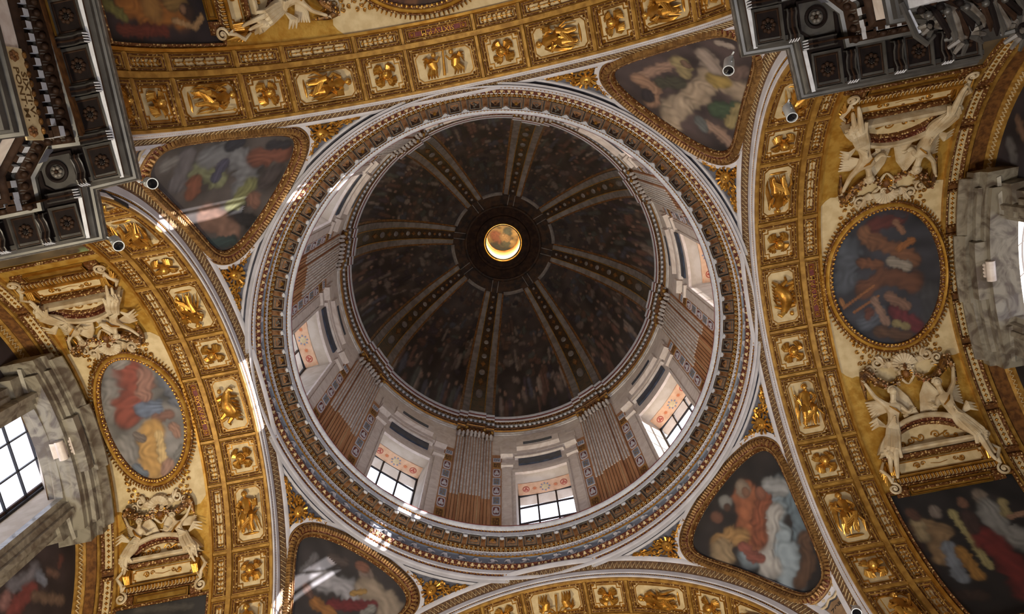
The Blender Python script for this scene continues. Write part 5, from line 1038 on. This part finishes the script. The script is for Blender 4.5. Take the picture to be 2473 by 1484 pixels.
oval('right', 1.478, -0.3, .238, 19.6, 'OR', 'round dark fresco of flying trumpeters in brown and crimson, right vault', 0)
PT['ON'] = ((70, 44, 26), [([(-.2+1.5, -.1), (1.5, .0), (1.6, .1)], .05, (110, 64, 30)), ([(1.35, -.12), (1.4, .02)], .04, (96, 50, 26))])
oval('near', 1.500, 0.0, .240, 19.6, 'ON', 'brown oval fresco cut by the top edge of the picture', 0)
field('left', 1.427, .150, 0, [(1, 34.9, 30.0, 22.0, 46.5, 82, 'FLB', 'plain dark grey rectangular fresco at the foot of the left vault, lower edge'), (-1, 38.4, 32.5, 22.6, 53.4, 88, 'FLU', 'dim olive-brown fresco peeping out below the black cornice at left')])
field('right', 1.474, .191, 0, [(1, 43.8, 36.4, 22.5, 54.0, 92, 'FRB', 'large dark fresco of standing bearded men, lower right corner'), (-1, 44.8, 37.4, 22.8, 56.0, 90, 'FLU', 'dark fresco hidden behind the upper right cornice')])
field('near', 1.474, .191, 0, [(-1, 41.5, 34.0, 22.5, 50.2, 79.5, 'FTL', 'fresco of a golden figure with a round shield, upper left corner')])

# ---------------------------------------------------------------- end walls of the arms with their windows
def yz(f): return f
def arm_wall(an, xw, xs, xh, zc, ztop_end, ztop_mid, lkey, detail=True, rd=.11):
    A = ARMS[an]; base = Rz(A['th']); sg = A['sg']
    root = empty('wall_'+an+'_end', base, **ST); a = .176; zb_ = 1.7
    b = MB(); 
    for s in (-1, 1): b.grid([[(xw, y, z) for z in (-.27, zb_, HS)] for y in (s*a, s*.95)], 'wall')
    b.grid([[(xw, y, z) for z in (-.27, zb_)] for y in (-a, a)], 'wall'); b.build('wall_slab', root)
    cr = lambda y: zc+.028*(1-(y/a)**2)
    rmax = .846
    for s in (-1, 1):
        g = [[(y, HS+(math.sqrt(max(0, rmax**2-y*y)))*t) for t in np.linspace(0, 1, 60)] for y in np.linspace(s*(a+.02), s*rmax*.999, 60)]
        g = np.array(g); b = MB(); P = np.concatenate([np.full(g.shape[:2]+(1,), xw-.002), g], 2); b.grid(P, 'paint')
        uv = g.reshape(-1, 2)*np.array([sg, 1]); b.cols = paint(uv, lkey, 3+s)
        below = (s*sg > 0)
        lab = {('left', True): 'lunette fresco of a seated figure in grey and red, lower left corner', ('left', False): 'dark lunette fresco above the left window', ('right', True): 'dark lunette fresco below the right window', ('right', False): 'dark lunette fresco above the right window, right edge'}.get((an, below), f'dark lunette fresco {"right" if below else "left"} of the top window')
        b.build('lunette_fresco', None, None, base, label=lab, cat='painting', group='lunette frescoes beside the windows')
    b = MB(); y = np.linspace(-a-.02, a+.02, 9); b.grid([[(xw, t, cr(min(a, max(-a, t)))), (xw, t, HS+.86)] for t in y], 'umber'); b.build('wall_head', root)
    W = empty('window_'+{'left': '9', 'right': '10', 'near': '11', 'far': '12'}[an], base, **ST)
    inner = [(-a, zb_)]+[(-a, z) for z in np.linspace(zb_+.1, zc, 6)]+[(t, cr(t)) for t in np.linspace(-a, a, 12)[1:-1]]+[(a, z) for z in np.linspace(zc, zb_+.1, 6)]+[(a, zb_)]
    lf = 1.5 if rd < .2 else 1.05; xg = xw+rd; lift = lf*rd
    def surround(prof, m, nm):   # prof: (offset outwards in the wall plane, x)
        b = MB(); p = np.array(inner); n = len(p); t = np.gradient(p, axis=0); t /= np.linalg.norm(t, axis=1)[:, None]; nn = np.c_[-t[:, 1], t[:, 0]]
        b.grid([[(x, *(p[i]+nn[i]*o)) for o, x in prof] for i in range(n)], m); return b.build(nm, W)
    surround([(0, xs+.03), (0, xs), (.018, xs-.004), (.020, xs-.014), (.040, xs-.018), (.042, xs-.030), (.060, xs-.034), (.066, xs-.022), (.066, xw)], 'veined', 'architrave')
    # reveal splayed to the glazing
    outer = [(y*.985, z if z < zc else z+lift) for y, z in inner]; outer = [(y, z+(lift*(z-zb_)/(zc-zb_) if z < zc else 0)) for (y, z) in [(y*.985, z) if z < zc else (y*.985, z+lift) for y, z in inner]]
    b = MB(); b.grid([[(xs+.03, y, z), (xg, y2, z2)] for (y, z), (y2, z2) in zip(inner, outer)], 'reveal'); b.build('reveal', W)
    zg = zc+.02+lf*rd; hwg = a*.97
    F_ = MB()
    def bar(y0, y1, z0, z1, m='iron', d=.018): F_.box(y0, y1, z0, z1, 0, d, m)
    mp = lambda V: np.stack([xg-V[:, 2], V[:, 0], V[:, 1]], 1)
    for s in (-1, 1): bar(s*hwg-.007, s*hwg+.007, zb_, zg+.02); F_.box(s*hwg-.009, s*hwg+.016, zb_, zg+.03, -.006, .006, 'rust')
    bar(-hwg, hwg, zg-.006, zg+.008); F_.box(-hwg, hwg, zg, zg+.035, -.006, .004, 'rust'); fo = F_.build('window_frame', W, mp)
    ys = np.linspace(-hwg, hwg, 4); zs = [zg]+[zg-.135*(i+1) for i in range(9)]
    for t in ys[1:3]: F_ = MB(); bar(t-.0028, t+.0028, zs[-1], zg, d=.010); F_.build('glazing_bar', fo, mp)
    for t in zs[1:]: F_ = MB(); bar(-hwg, hwg, t-.0028, t+.0028, d=.010); F_.build('glazing_bar', fo, mp)
    for i in range(3):
        for j in range(9): F_ = MB(); F_.grid([[(u, v, .004) for v in (zs[j+1]+.003, zs[j]-.003)] for u in (ys[i]+.003, ys[i+1]-.003)], 'glass'); F_.build('pane', fo, mp)
    if not detail: return
    # marble hood over the window: stepped segmental entablature, ears, keystone
    H = empty('window_hood', base, label=f'stepped grey veined marble hood framing the {an} window' if an in ('left', 'right') else 'stepped marble hood of the top window', cat='window hood', group='marble window hoods')
    zt_ = lambda y: ztop_end+(ztop_mid-ztop_end)*(1-(y/.36)**2)
    def hood(y0, y1, prof, nm, m='veined', n=16):    # prof (x, drop below the top curve)
        b = MB(); Y = np.linspace(y0, y1, n); rows = [[(x, t, zt_(t)-d) for x, d in prof] for t in Y]; b.grid(rows, m)
        for t in (y0, y1): b.add([(x, t, zt_(t)-d) for x, d in prof], [tuple(range(len(prof)))], m)
        return b.build(nm, H)
    hood(-.355, .355, [(xw, .004), (xh+.034, .006), (xh+.034, .050), (xh+.055, .052), (xh+.055, .100), (xw, .104)], 'cornice_back')
    hood(-.335, -.125, [(xw, -.004), (xh+.010, -.002), (xh+.006, .012), (xh+.020, .030), (xh+.024, .048), (xw, .050)], 'cornice'); hood(.125, .335, [(xw, -.004), (xh+.010, -.002), (xh+.006, .012), (xh+.020, .030), (xh+.024, .048), (xw, .050)], 'cornice')
    hood(-.125, .125, [(xw, -.008), (xh, -.006), (xh-.004, .010), (xh+.012, .028), (xh+.016, .048), (xw, .050)], 'cornice_centre')
    hood(-.300, .300, [(xw, .050), (xh+.040, .052), (xh+.040, .075), (xh+.062, .080), (xh+.062, .125), (xw, .128)], 'frieze')
    hood(-.105, .105, [(xw, .060), (xh+.022, .062), (xh+.022, .100), (xh+.050, .104), (xw, .106)], 'frieze_block')
    mpw = lambda V: np.stack([xw-V[:, 2], V[:, 0], V[:, 1]], 1)
    for s in (-1, 1):
        b = MB(); u0, u1 = sorted((s*.185, s*.29)); b.box(u0, u1, 1.7, zc-.08, 0, .050, 'veined', .004); b.box(*sorted((s*.20, s*.265)), 1.72, zc-.11, .050, .062, 'veined', .004)
        b.box(*sorted((s*.19, s*.315)), zc-.09, zc+.055, 0, .064, 'veined', .005); b.box(*sorted((s*.20, s*.335)), zc-.03, zc+.035, .064, .076, 'veined', .004); b.build('ear', H, mpw)
    b = MB(); zk = zc+.03
    b.box(-.030, .030, zk-.012, zk+.085, .06, .112, 'marble', .006)
    for i in range(4): b.tube([(-.020+.0133*i, zk-.010, .100), (-.020+.0133*i, zk+.04, .128), (-.020+.0133*i, zk+.088, .116)], [.006, .008, .006], 'marble', 7)
    for zz_, r in ((zk-.016, .016), (zk+.088, .019)): b.tube([(-.036, zz_, .100), (.036, zz_, .100)], r, 'marble', 10)
    for zz_ in (zk+.02, zk+.05): b.tube([(-.034, zz_, .122), (.034, zz_, .122)], .003, 'marble', 5)
    b.build('keystone', H, mpw)
arm_wall('left', 1.76, 1.70, 1.580, 2.93, 3.005, 3.085, 'LL')
arm_wall('right', 1.86, 1.82, 1.700, 2.915, 2.985, 3.055, 'LR', rd=.34)
arm_wall('near', 1.86, 1.82, 1.700, 2.915, 2.985, 3.055, 'LR', False)

# ---------------------------------------------------------------- walls below the cornice, floor
b = MB(); b.box(-2.6, 2.6, -2.6, 2.6, -.30, -.27, 'floor'); b.build('floor', None, smooth=False, kind='structure')
for an, A in ARMS.items():
    R = Rz(A['th'])
    b = MB()
    for s in (-1, 1):
        b.grid([[(x, s*.955, z) for z in (-.27, 1.2, 2.2)] for x in (1.06, 1.5, A['xw']+.02)], 'wall'); b.grid([[(x, s*y, 2.2) for y in (.86, .96)] for x in (1.06, A['xw'])], 'wall')
        b.grid([[(1.06, s*.955, z), (1.06, s*1.06, z)] for z in (-.27, 2.2)], 'wall')
    if an == 'far': b.grid([[(1.84, y, z) for z in (-.27, 3.3)] for y in (-.97, .97)], 'wall')
    b.build('wall_'+an, None, None, R, **ST)

# ---------------------------------------------------------------- crossing pier entablatures
def pier(mx, my, which, wide, inscription, label, statue):
    """cornice paths measured in plan; mx,my mirror them to the other piers"""
    flip = lambda P: [(x*mx, y*my) for x, y in P]
    E = [(-.728, -2.0), (-.784, -.871), (-.901, -.867), (-.914, -.738), (-wide, -.738)]
    In = [(-.845, -2.0), (-.897, -.992), (-.968, -.997), (-1.033, -.930), (-1.040, -.853), (-wide, -.852)]
    root = empty('pier_cornice', T(0, 0, 0), label=label, cat='cornice', group='dark cornices of the crossing piers')
    def sw(path, prof, m, nm, par=None):     # offset positive = away from the room
        b = MB(); P = flip(path); sg = mx*my
        q = b.sweep(P, [(o*(1 if sg > 0 else -1), z) for o, z in prof], m, closed=False)
        return b.build(nm, par or root)
    sgn = 1
    # direction of E: y rising, then left: right-hand side is +x... outward of the wall is the left side, so offsets are negated
    def S_(path, prof, m, nm): return sw(path, [(-o, z) for o, z in prof], m, nm)
    S_(E, [(.25, 2.222), (.002, 2.222), (0, 2.216), (0, 2.204), (.002, 2.202)], 'oakpale', 'top_fillet')
    S_(E, [(.002, 2.202), (.005, 2.199), (.005, 2.195), (.011, 2.192), (.013, 2.185), (.012, 2.180), (.018, 2.176), (.021, 2.170)], 'gunmetal', 'cyma')
    S_(E, [(.021, 2.170), (.022, 2.169), (.023, 2.168)], 'cbrown', 'bead')
    S_(E, [(.023, 2.168), (.034, 2.168), (.035, 2.172)], 'gunmetal', 'corona_edge')
    for i_ in (0, 2):      # pale strips under the corona along the runs facing the crossing
        seg = [(E[0][0], E[0][1]), (E[1][0], E[1][1])] if i_ == 0 else [(E[2][0], E[2][1]), (E[3][0], E[3][1])]
        a_, c_ = (np.array(t) for t in seg); d = (c_-a_)/np.linalg.norm(c_-a_); nl = np.array([-d[1], d[0]]); q0 = a_ if i_ == 0 else a_+d*.014; q1 = c_-d*.012
        b = MB(); b.grid([[(*((p+nl*o)*(mx, my)), z) for o, z in ((.0235, 2.1672), (.0335, 2.1672), (.0345, 2.172))] for p in (q0, q1)], 'palegrey'); b.build('pale_strip', root)
    # soffit (dark), inner mouldings, dentils, frieze, architrave
    b = MB(); Pe = flip([(-.81, -2.0), (-.815, -.902), (-.93, -.90), (-.945, -.77), (-wide, -.77), (-wide, -.95), (-1.15, -.95), (-1.0, -2.0)])
    b.add([(x, y, 2.172) for x, y in Pe], [tuple(range(len(Pe)))], 'oak'); b.build('soffit', root, smooth=False)
    S_(In, [(-.012, 2.168), (-.010, 2.160), (-.002, 2.156)], 'gunmetal', 'moulding')
    S_(In, [(-.002, 2.156), (.004, 2.146), (.014, 2.128), (.018, 2.124)], 'cbrown', 'egg_band')
    S_(In, [(.018, 2.124), (.018, 2.120), (.026, 2.118)], 'gunmetal', 'fillet')
    S_(In, [(.024, 2.118), (.026, 2.090), (.030, 2.088)], 'oak', 'dentil_ground')
    S_(In, [(.022, 2.090), (.024, 2.084), (.030, 2.080), (.034, 2.074)], 'cbrown', 'bed_moulding')
    S_(In, [(.036, 2.076), (.036, 1.996), (.034, 1.994)], 'marble', 'frieze')
    S_(In, [(.036, 1.996), (.024, 1.994), (.016, 1.984), (.018, 1.972), (.026, 1.968), (.026, 1.946), (.032, 1.944), (.032, 1.921), (.040, 1.918)], 'gunmetal', 'architrave')
    S_(In, [(.040, 1.918), (.042, 1.0), (.042, -.27)], 'palegrey', 'pier_face')
    # eggs, dentils, soffit panels, modillions
    P = np.array(In); d = np.r_[0, np.cumsum(np.hypot(*(P[1:]-P[:-1]).T))]
    def at(s, o):
        i = min(len(P)-2, int(np.searchsorted(d, s, 'right'))-1); t = (P[i+1]-P[i])/(d[i+1]-d[i]); p = P[i]+t*(s-d[i]); n = np.array([-t[1], t[0]]); return p+n*o, t, n
    b = MB(); e = MB(); s = d[1]-.62; 
    while s < d[-1]:
        p, t, n = at(s, .026); dd = .0085
        q = [p-t*dd-n*.012, p+t*dd-n*.012, p+t*dd+n*.012, p-t*dd+n*.012]
        V = [(x*mx, y*my, z) for z in (2.091, 2.116) for x, y in q]
        de = MB().add(V, [(0, 1, 2, 3), (4, 5, 6, 7), (0, 1, 5, 4), (1, 2, 6, 5), (2, 3, 7, 6), (3, 0, 4, 7)], 'palegrey'); de.build('dentil', root, smooth=False)
        de = MB(); V2 = [(x*mx, y*my, z) for z in (2.0895, 2.091) for x, y in q]; b.add(V2, [(0, 1, 2, 3), (4, 5, 6, 7)], 'cbrown')
        s += .0285
    s = d[1]-.62
    while s < d[-1]:
        p, t, n = at(s, .007); e.ball((p[0]*mx, p[1]*my, 2.138), (.010, .010, .010), 'cbrown', 8, 5)
        for k in (-1, 1): p2, t, n = at(s+k*.0095, .004); e.tube([(p2[0]*mx, p2[1]*my, 2.152), ((p2[0]+n[0]*.012)*mx, (p2[1]+n[1]*.012)*my, 2.126)], .0022, 'oakpale', 5)
        s += .026
    e.build('egg_row', root); b.build('dentil_faces', root, smooth=False)
    XC = lambda y: -.850-.047*(y+.932)
    cells = [(XC(y), y) for y in (-.932, -1.050, -1.168, -1.286, -1.404, -1.522)]+[(-.982, -.800)]+[(-x, -.800) for x in ((1.092, 1.210, 1.328, 1.446, 1.564) if wide > 1.5 else (1.092, 1.210, 1.328))]
    for i, (x, y) in enumerate(cells):
        pm = T(x*mx, y*my, 2.170); pn = link('soffit_panel', PCELL, root, pm); link('rosette', PROS, pn)
    for i in range(5):
        link('modillion', PMOD, root, T(XC(-.991-.118*i)*mx, (-.991-.118*i)*my, 2.170) @ (Matrix.Scale(mx, 4, (1, 0, 0))))
    for i in range(5 if wide > 1.5 else 3):
        link('modillion', PMOD, root, T((-1.037-.118*i)*mx, -.800*my, 2.170) @ Matrix.Scale(my, 4, (0, 1, 0)) @ Rz(PI/2))
    link('modillion', PMOD, root, T(-.905*mx, -.926*my, 2.170) @ Matrix.Scale(my, 4, (0, 1, 0)) @ Rz(PI/2)) ; link('modillion', PMOD, root, T(-.972*mx, -.868*my, 2.170) @ Matrix.Scale(mx, 4, (1, 0, 0)))
    pn = link('soffit_panel', PCORN, root, T(-.968*mx, -.930*my, 2.170)); link('rosette', PROSB, pn)
    return root
b = MB(); q = rect(-.037, .037, -.045, .045)
b.sweep(q, [(0, 0), (0, .006), (.004, .007), (.007, .003), (.007, -.004)], 'gunmetal'); b.sweep(q, [(.007, .001), (.010, .003), (.012, .001), (.012, -.004)], 'cbrown'); b.box(-.026, .026, -.034, .034, -.001, .001, 'oak'); PCELL = b.mesh('soffit_panel', flatdown)
b = MB()
for i in range(8): a = i*PI/4; b.ball((.0135*math.cos(a), .0135*math.sin(a), .003), (.0062, .0062, .005), 'cbrown', 7, 4)
b.ball((0, 0, .004), (.007, .007, .006), 'oak', 8, 4); b.flower((0, 0), .011, .002, .006, 'oakpale', 8); PROS = b.mesh('rosette', flatdown)
b = MB(); b.sweep([(-.045, -.045), (-.045, .030), (-.020, .050), (.050, .050), (.050, -.045)], [(0, 0), (0, .006), (.005, .006), (.007, 0)], 'oak'); b.add([(-.04, -.04, .001), (-.04, .028, .001), (-.018, .045, .001), (.045, .045, .001), (.045, -.04, .001)], [(0, 1, 2, 3, 4)], 'gunmetal'); PCORN = b.mesh('soffit_panel', flatdown)
b = MB(); b.sweep([(.028*math.cos(-t), .028*math.sin(-t)) for t in np.arange(24)*PI/12], [(0, .001), (0, .006), (.005, .008), (.010, .002)], 'oak')
for i in range(6): a = i*PI/3; b.ball((.010*math.cos(a), .010*math.sin(a), .004), (.006, .006, .005), 'oakpale', 7, 4)
b.ball((0, 0, .006), .005, 'cbrown', 7, 4); PROSB = b.mesh('rosette', flatdown)
b = MB(); P_ = [(-.040, .004), (-.037, .020), (-.027, .024), (-.010, .013), (.012, .015), (.026, .023), (.034, .020), (.036, 0)]; P_ = [(-u, w) for u, w in P_]   # local +x = towards the room
b.grid([[(u, v, w) for v in (-.010, -.006, .006, .010)] for u, w in P_], 'oak')
for s in (-1, 1): b.grid([[(u, s*.010, w), (u, s*.010, 0)] for u, w in P_], 'oak'); b.tube([(u, s*.0105, w) for u, w in P_], .0022, 'gunmetal', 5)
b.tube([(u, 0, w) for u, w in P_], .0026, 'cbrown', 5)
for i in range(4): b.tube([(.038, -.010+.0066*i, .024), (.042, -.010+.0066*i, .013), (.044, -.010+.0066*i, .004)], [.0014, .0022, .0014], 'palegrey', 4)
PMOD = b.mesh('modillion', flatdown)
PL = pier(1, 1, 'TL', 2.0, True, 'dark coffered cornice of the upper left pier with pale dentils and inscription', False)
PR = pier(-1, 1, 'TR', 1.371, False, 'dark coffered cornice of the upper right pier beside the carved arms', True)
# inscription tablet on the left pier
tb = MB(); tb.box(-1.215, -1.003, 2.000, 2.074, 0, .004, 'cream'); 
for txt, z, sz in (('SIXTI·V·', 2.054, .030), ('PONT·M·', 2.027, .030)):
    V, F = text_geo(txt, sz, .001); V = V*np.array([1.05, 1, 1]); tb.add(np.stack([V[:, 0]-1.108, V[:, 1]+z, .0045+V[:, 2]], 1), F, 'letter')
for x in (-1.195, -1.022):
    for i in range(6): a = i*PI/3; tb.ball((x+.008*math.cos(a), 2.03+.012*math.sin(a), .006), (.006, .006, .005), 'umber', 6, 4)
for i in range(9): tb.ball((-1.20+.022*i, 2.074, .006), (.009, .006, .006), 'leaf', 6, 4)
# plane x = const facing +x; reading direction +y, up +z
mpt = lambda V: np.stack([-.931+(-V[:, 0]-.992)*.0516+V[:, 2], V[:, 0], V[:, 1]], 1)
tb.build('inscription_tablet', PL, mpt, smooth=False)
# carved coat of arms with wings in front of the right pier
am = MB(); rg = random.Random(9)
for cx, cy, n_, r_ in ((1.205, -.872, 13, .036), (1.305, -.862, 13, .038), (1.145, -.900, 9, .024)):
    for i in range(n_): a = (100+i*320/n_)*D2R; am.tube([(cx, cy, 1.93), (cx+r_*.55*math.cos(a), cy+r_*.55*math.sin(a), 1.912), (cx+r_*math.cos(a), cy+r_*math.sin(a), 1.922)], [.003, .0058, .0036], 'oakpale' if i % 3 else 'gunmetal', 6)
    am.ball((cx, cy, 1.925), (.014, .014, .012), 'oak', 9, 6); am.ball((cx-.004, cy+.004, 1.912), (.006, .006, .004), 'oakpale', 7, 4)
for i in range(26):      # feathers of the two wings
    t = i/25; x = 1.13+.26*t; am.tube([(x, -.945+.01*math.sin(i*1.3), 1.915), (x+.018+.01*math.sin(i), -.915, 1.895), (x+.040, -.880+.012*math.sin(i*.9), 1.905), (x+.046, -.868+.012*math.sin(i*.9), 1.918)], [.003, .0062, .0056, .002], ('oak', 'gunmetal', 'oakpale', 'cbrown')[i % 4], 6)
for i in range(24): am.ball((1.12+.011*i, -.925+.012*math.sin(i*2.1), 1.890), (.0075, .0075, .008), ('oak', 'gunmetal', 'cbrown')[i % 3], 7, 5)
am.tube([(1.10, -.945, 1.92), (1.118, -.885, 1.915), (1.135, -.868, 1.915), (1.152, -.880, 1.92)], [.005, .006, .006, .004], 'gunmetal', 6); am.tube([(1.112, -.93, 1.925), (1.126, -.888, 1.92)], [.005, .005], 'palegrey', 6)
_V = np.vstack(am.V); am.V = [(_V-(1.22, -.90, 1.91))*(1.25, 1.25, 1.1)+(1.21, -.852, 1.905)]
am.build('carved_coat_of_arms', None, label='dark carved winged coat of arms with scalloped edges under the upper right cornice', cat='sculpture')
b = MB(); b.grid([[(x, -.81, z), (x, -.83, z+.01)] for x in (1.371, 1.86) for z in (2.15,)], 'gunmetal')
b = MB()
for pr_ in ([(-.79, 2.222), (-.79, 2.204), (-.80, 2.194), (-.812, 2.182), (-.82, 2.176)],): b.grid([[(x, y, z) for y, z in pr_] for x in (1.345, 1.86)], 'gunmetal')
b.box(1.352, 1.86, -.97, -.82, 2.176, 2.222, 'oak'); b.build('set_back_cornice', PR)

# ---------------------------------------------------------------- cylindrical lamps on brackets and iron tie bars
def spotlight(x, y, z, dx, dy, label):
    root = empty('spotlight', T(x, y, z), label=label, cat='spotlight', group='white cylindrical spotlights clamped to the cornices')
    ax = Vector((dx*.5, dy*.5, -.75)).normalized(); q = ax.to_track_quat('Z', 'Y').to_matrix()
    def put(b, nm, **k):
        V = np.vstack(b.V); b.V = [V@np.array(q).T]; return b.build(nm, root, **k)
    b = MB(); n = 20
    b.grid([[(r*math.cos(t), r*math.sin(t), w) for r, w in ((.002, -.026), (.011, -.026), (.0135, -.022), (.0135, .022), (.0145, .023), (.0145, .027), (.0125, .027), (.0125, .020))] for t in np.arange(n)*2*PI/n], 'camwhite', cu=True); put(b, 'housing')
    b = MB(); b.grid([[(r*math.cos(t), r*math.sin(t), w) for r, w in ((.001, .021), (.0125, .0225))] for t in np.arange(n)*2*PI/n], 'lens', cu=True); put(b, 'lens')
    b = MB(); b.tube([(0, .0145, .004), (0, .020, -.012), (0, .010, -.032), (0, -.010, -.032), (0, -.020, -.012), (0, -.0145, .004)], .0016, 'camwhite', 6); put(b, 'yoke')
    b = MB(); e = (-dx*.035, -dy*.035, .012); b.tube([(0, 0, .020), (e[0]*.6, e[1]*.6, .022), (e[0], e[1], e[2])], .0022, 'camwhite', 6); b.ball((e[0]*.6, e[1]*.6, .020), .006, 'camwhite', 8, 5); b.build('bracket', root)
spotlight(-.758, -.858, 2.195, 1, .25, 'spotlight at the outer corner of the upper left cornice, over the fresco frame')
spotlight(-.886, -.726, 2.195, .9, .6, 'spotlight at the lower corner of the left cornice, against the gold coffers')
spotlight(.748, -.858, 2.195, -.6, .9, 'spotlight hanging at the corner of the upper right cornice, over the pale fresco')
spotlight(.884, -.714, 2.195, -.2, .9, 'spotlight below the second corner of the right cornice, on the gold arch')
spotlight(.893, .722, 2.195, -.5, -.6, 'spotlight at the bottom edge of the picture below the lower right fresco')
for p, q_, lab in (((-1.0, -.90, 2.36), (-.998, -.816, 2.564), 'black iron tie bar by the left arch springing'), ((1.0, -.89, 2.44), (.998, -.809, 2.723), 'black iron tie bar by the right arch springing')):
    b = MB(); b.tube([p, q_], .0055, 'iron', 6); b.tube([(q_[0]-.001, q_[1]-.006, q_[2]-.004), (q_[0]-.001, q_[1]+.008, q_[2]+.006)], .0035, 'iron', 5); b.build('iron_tie_bar', None, label=lab, cat='tie bar', group='iron tie bars')
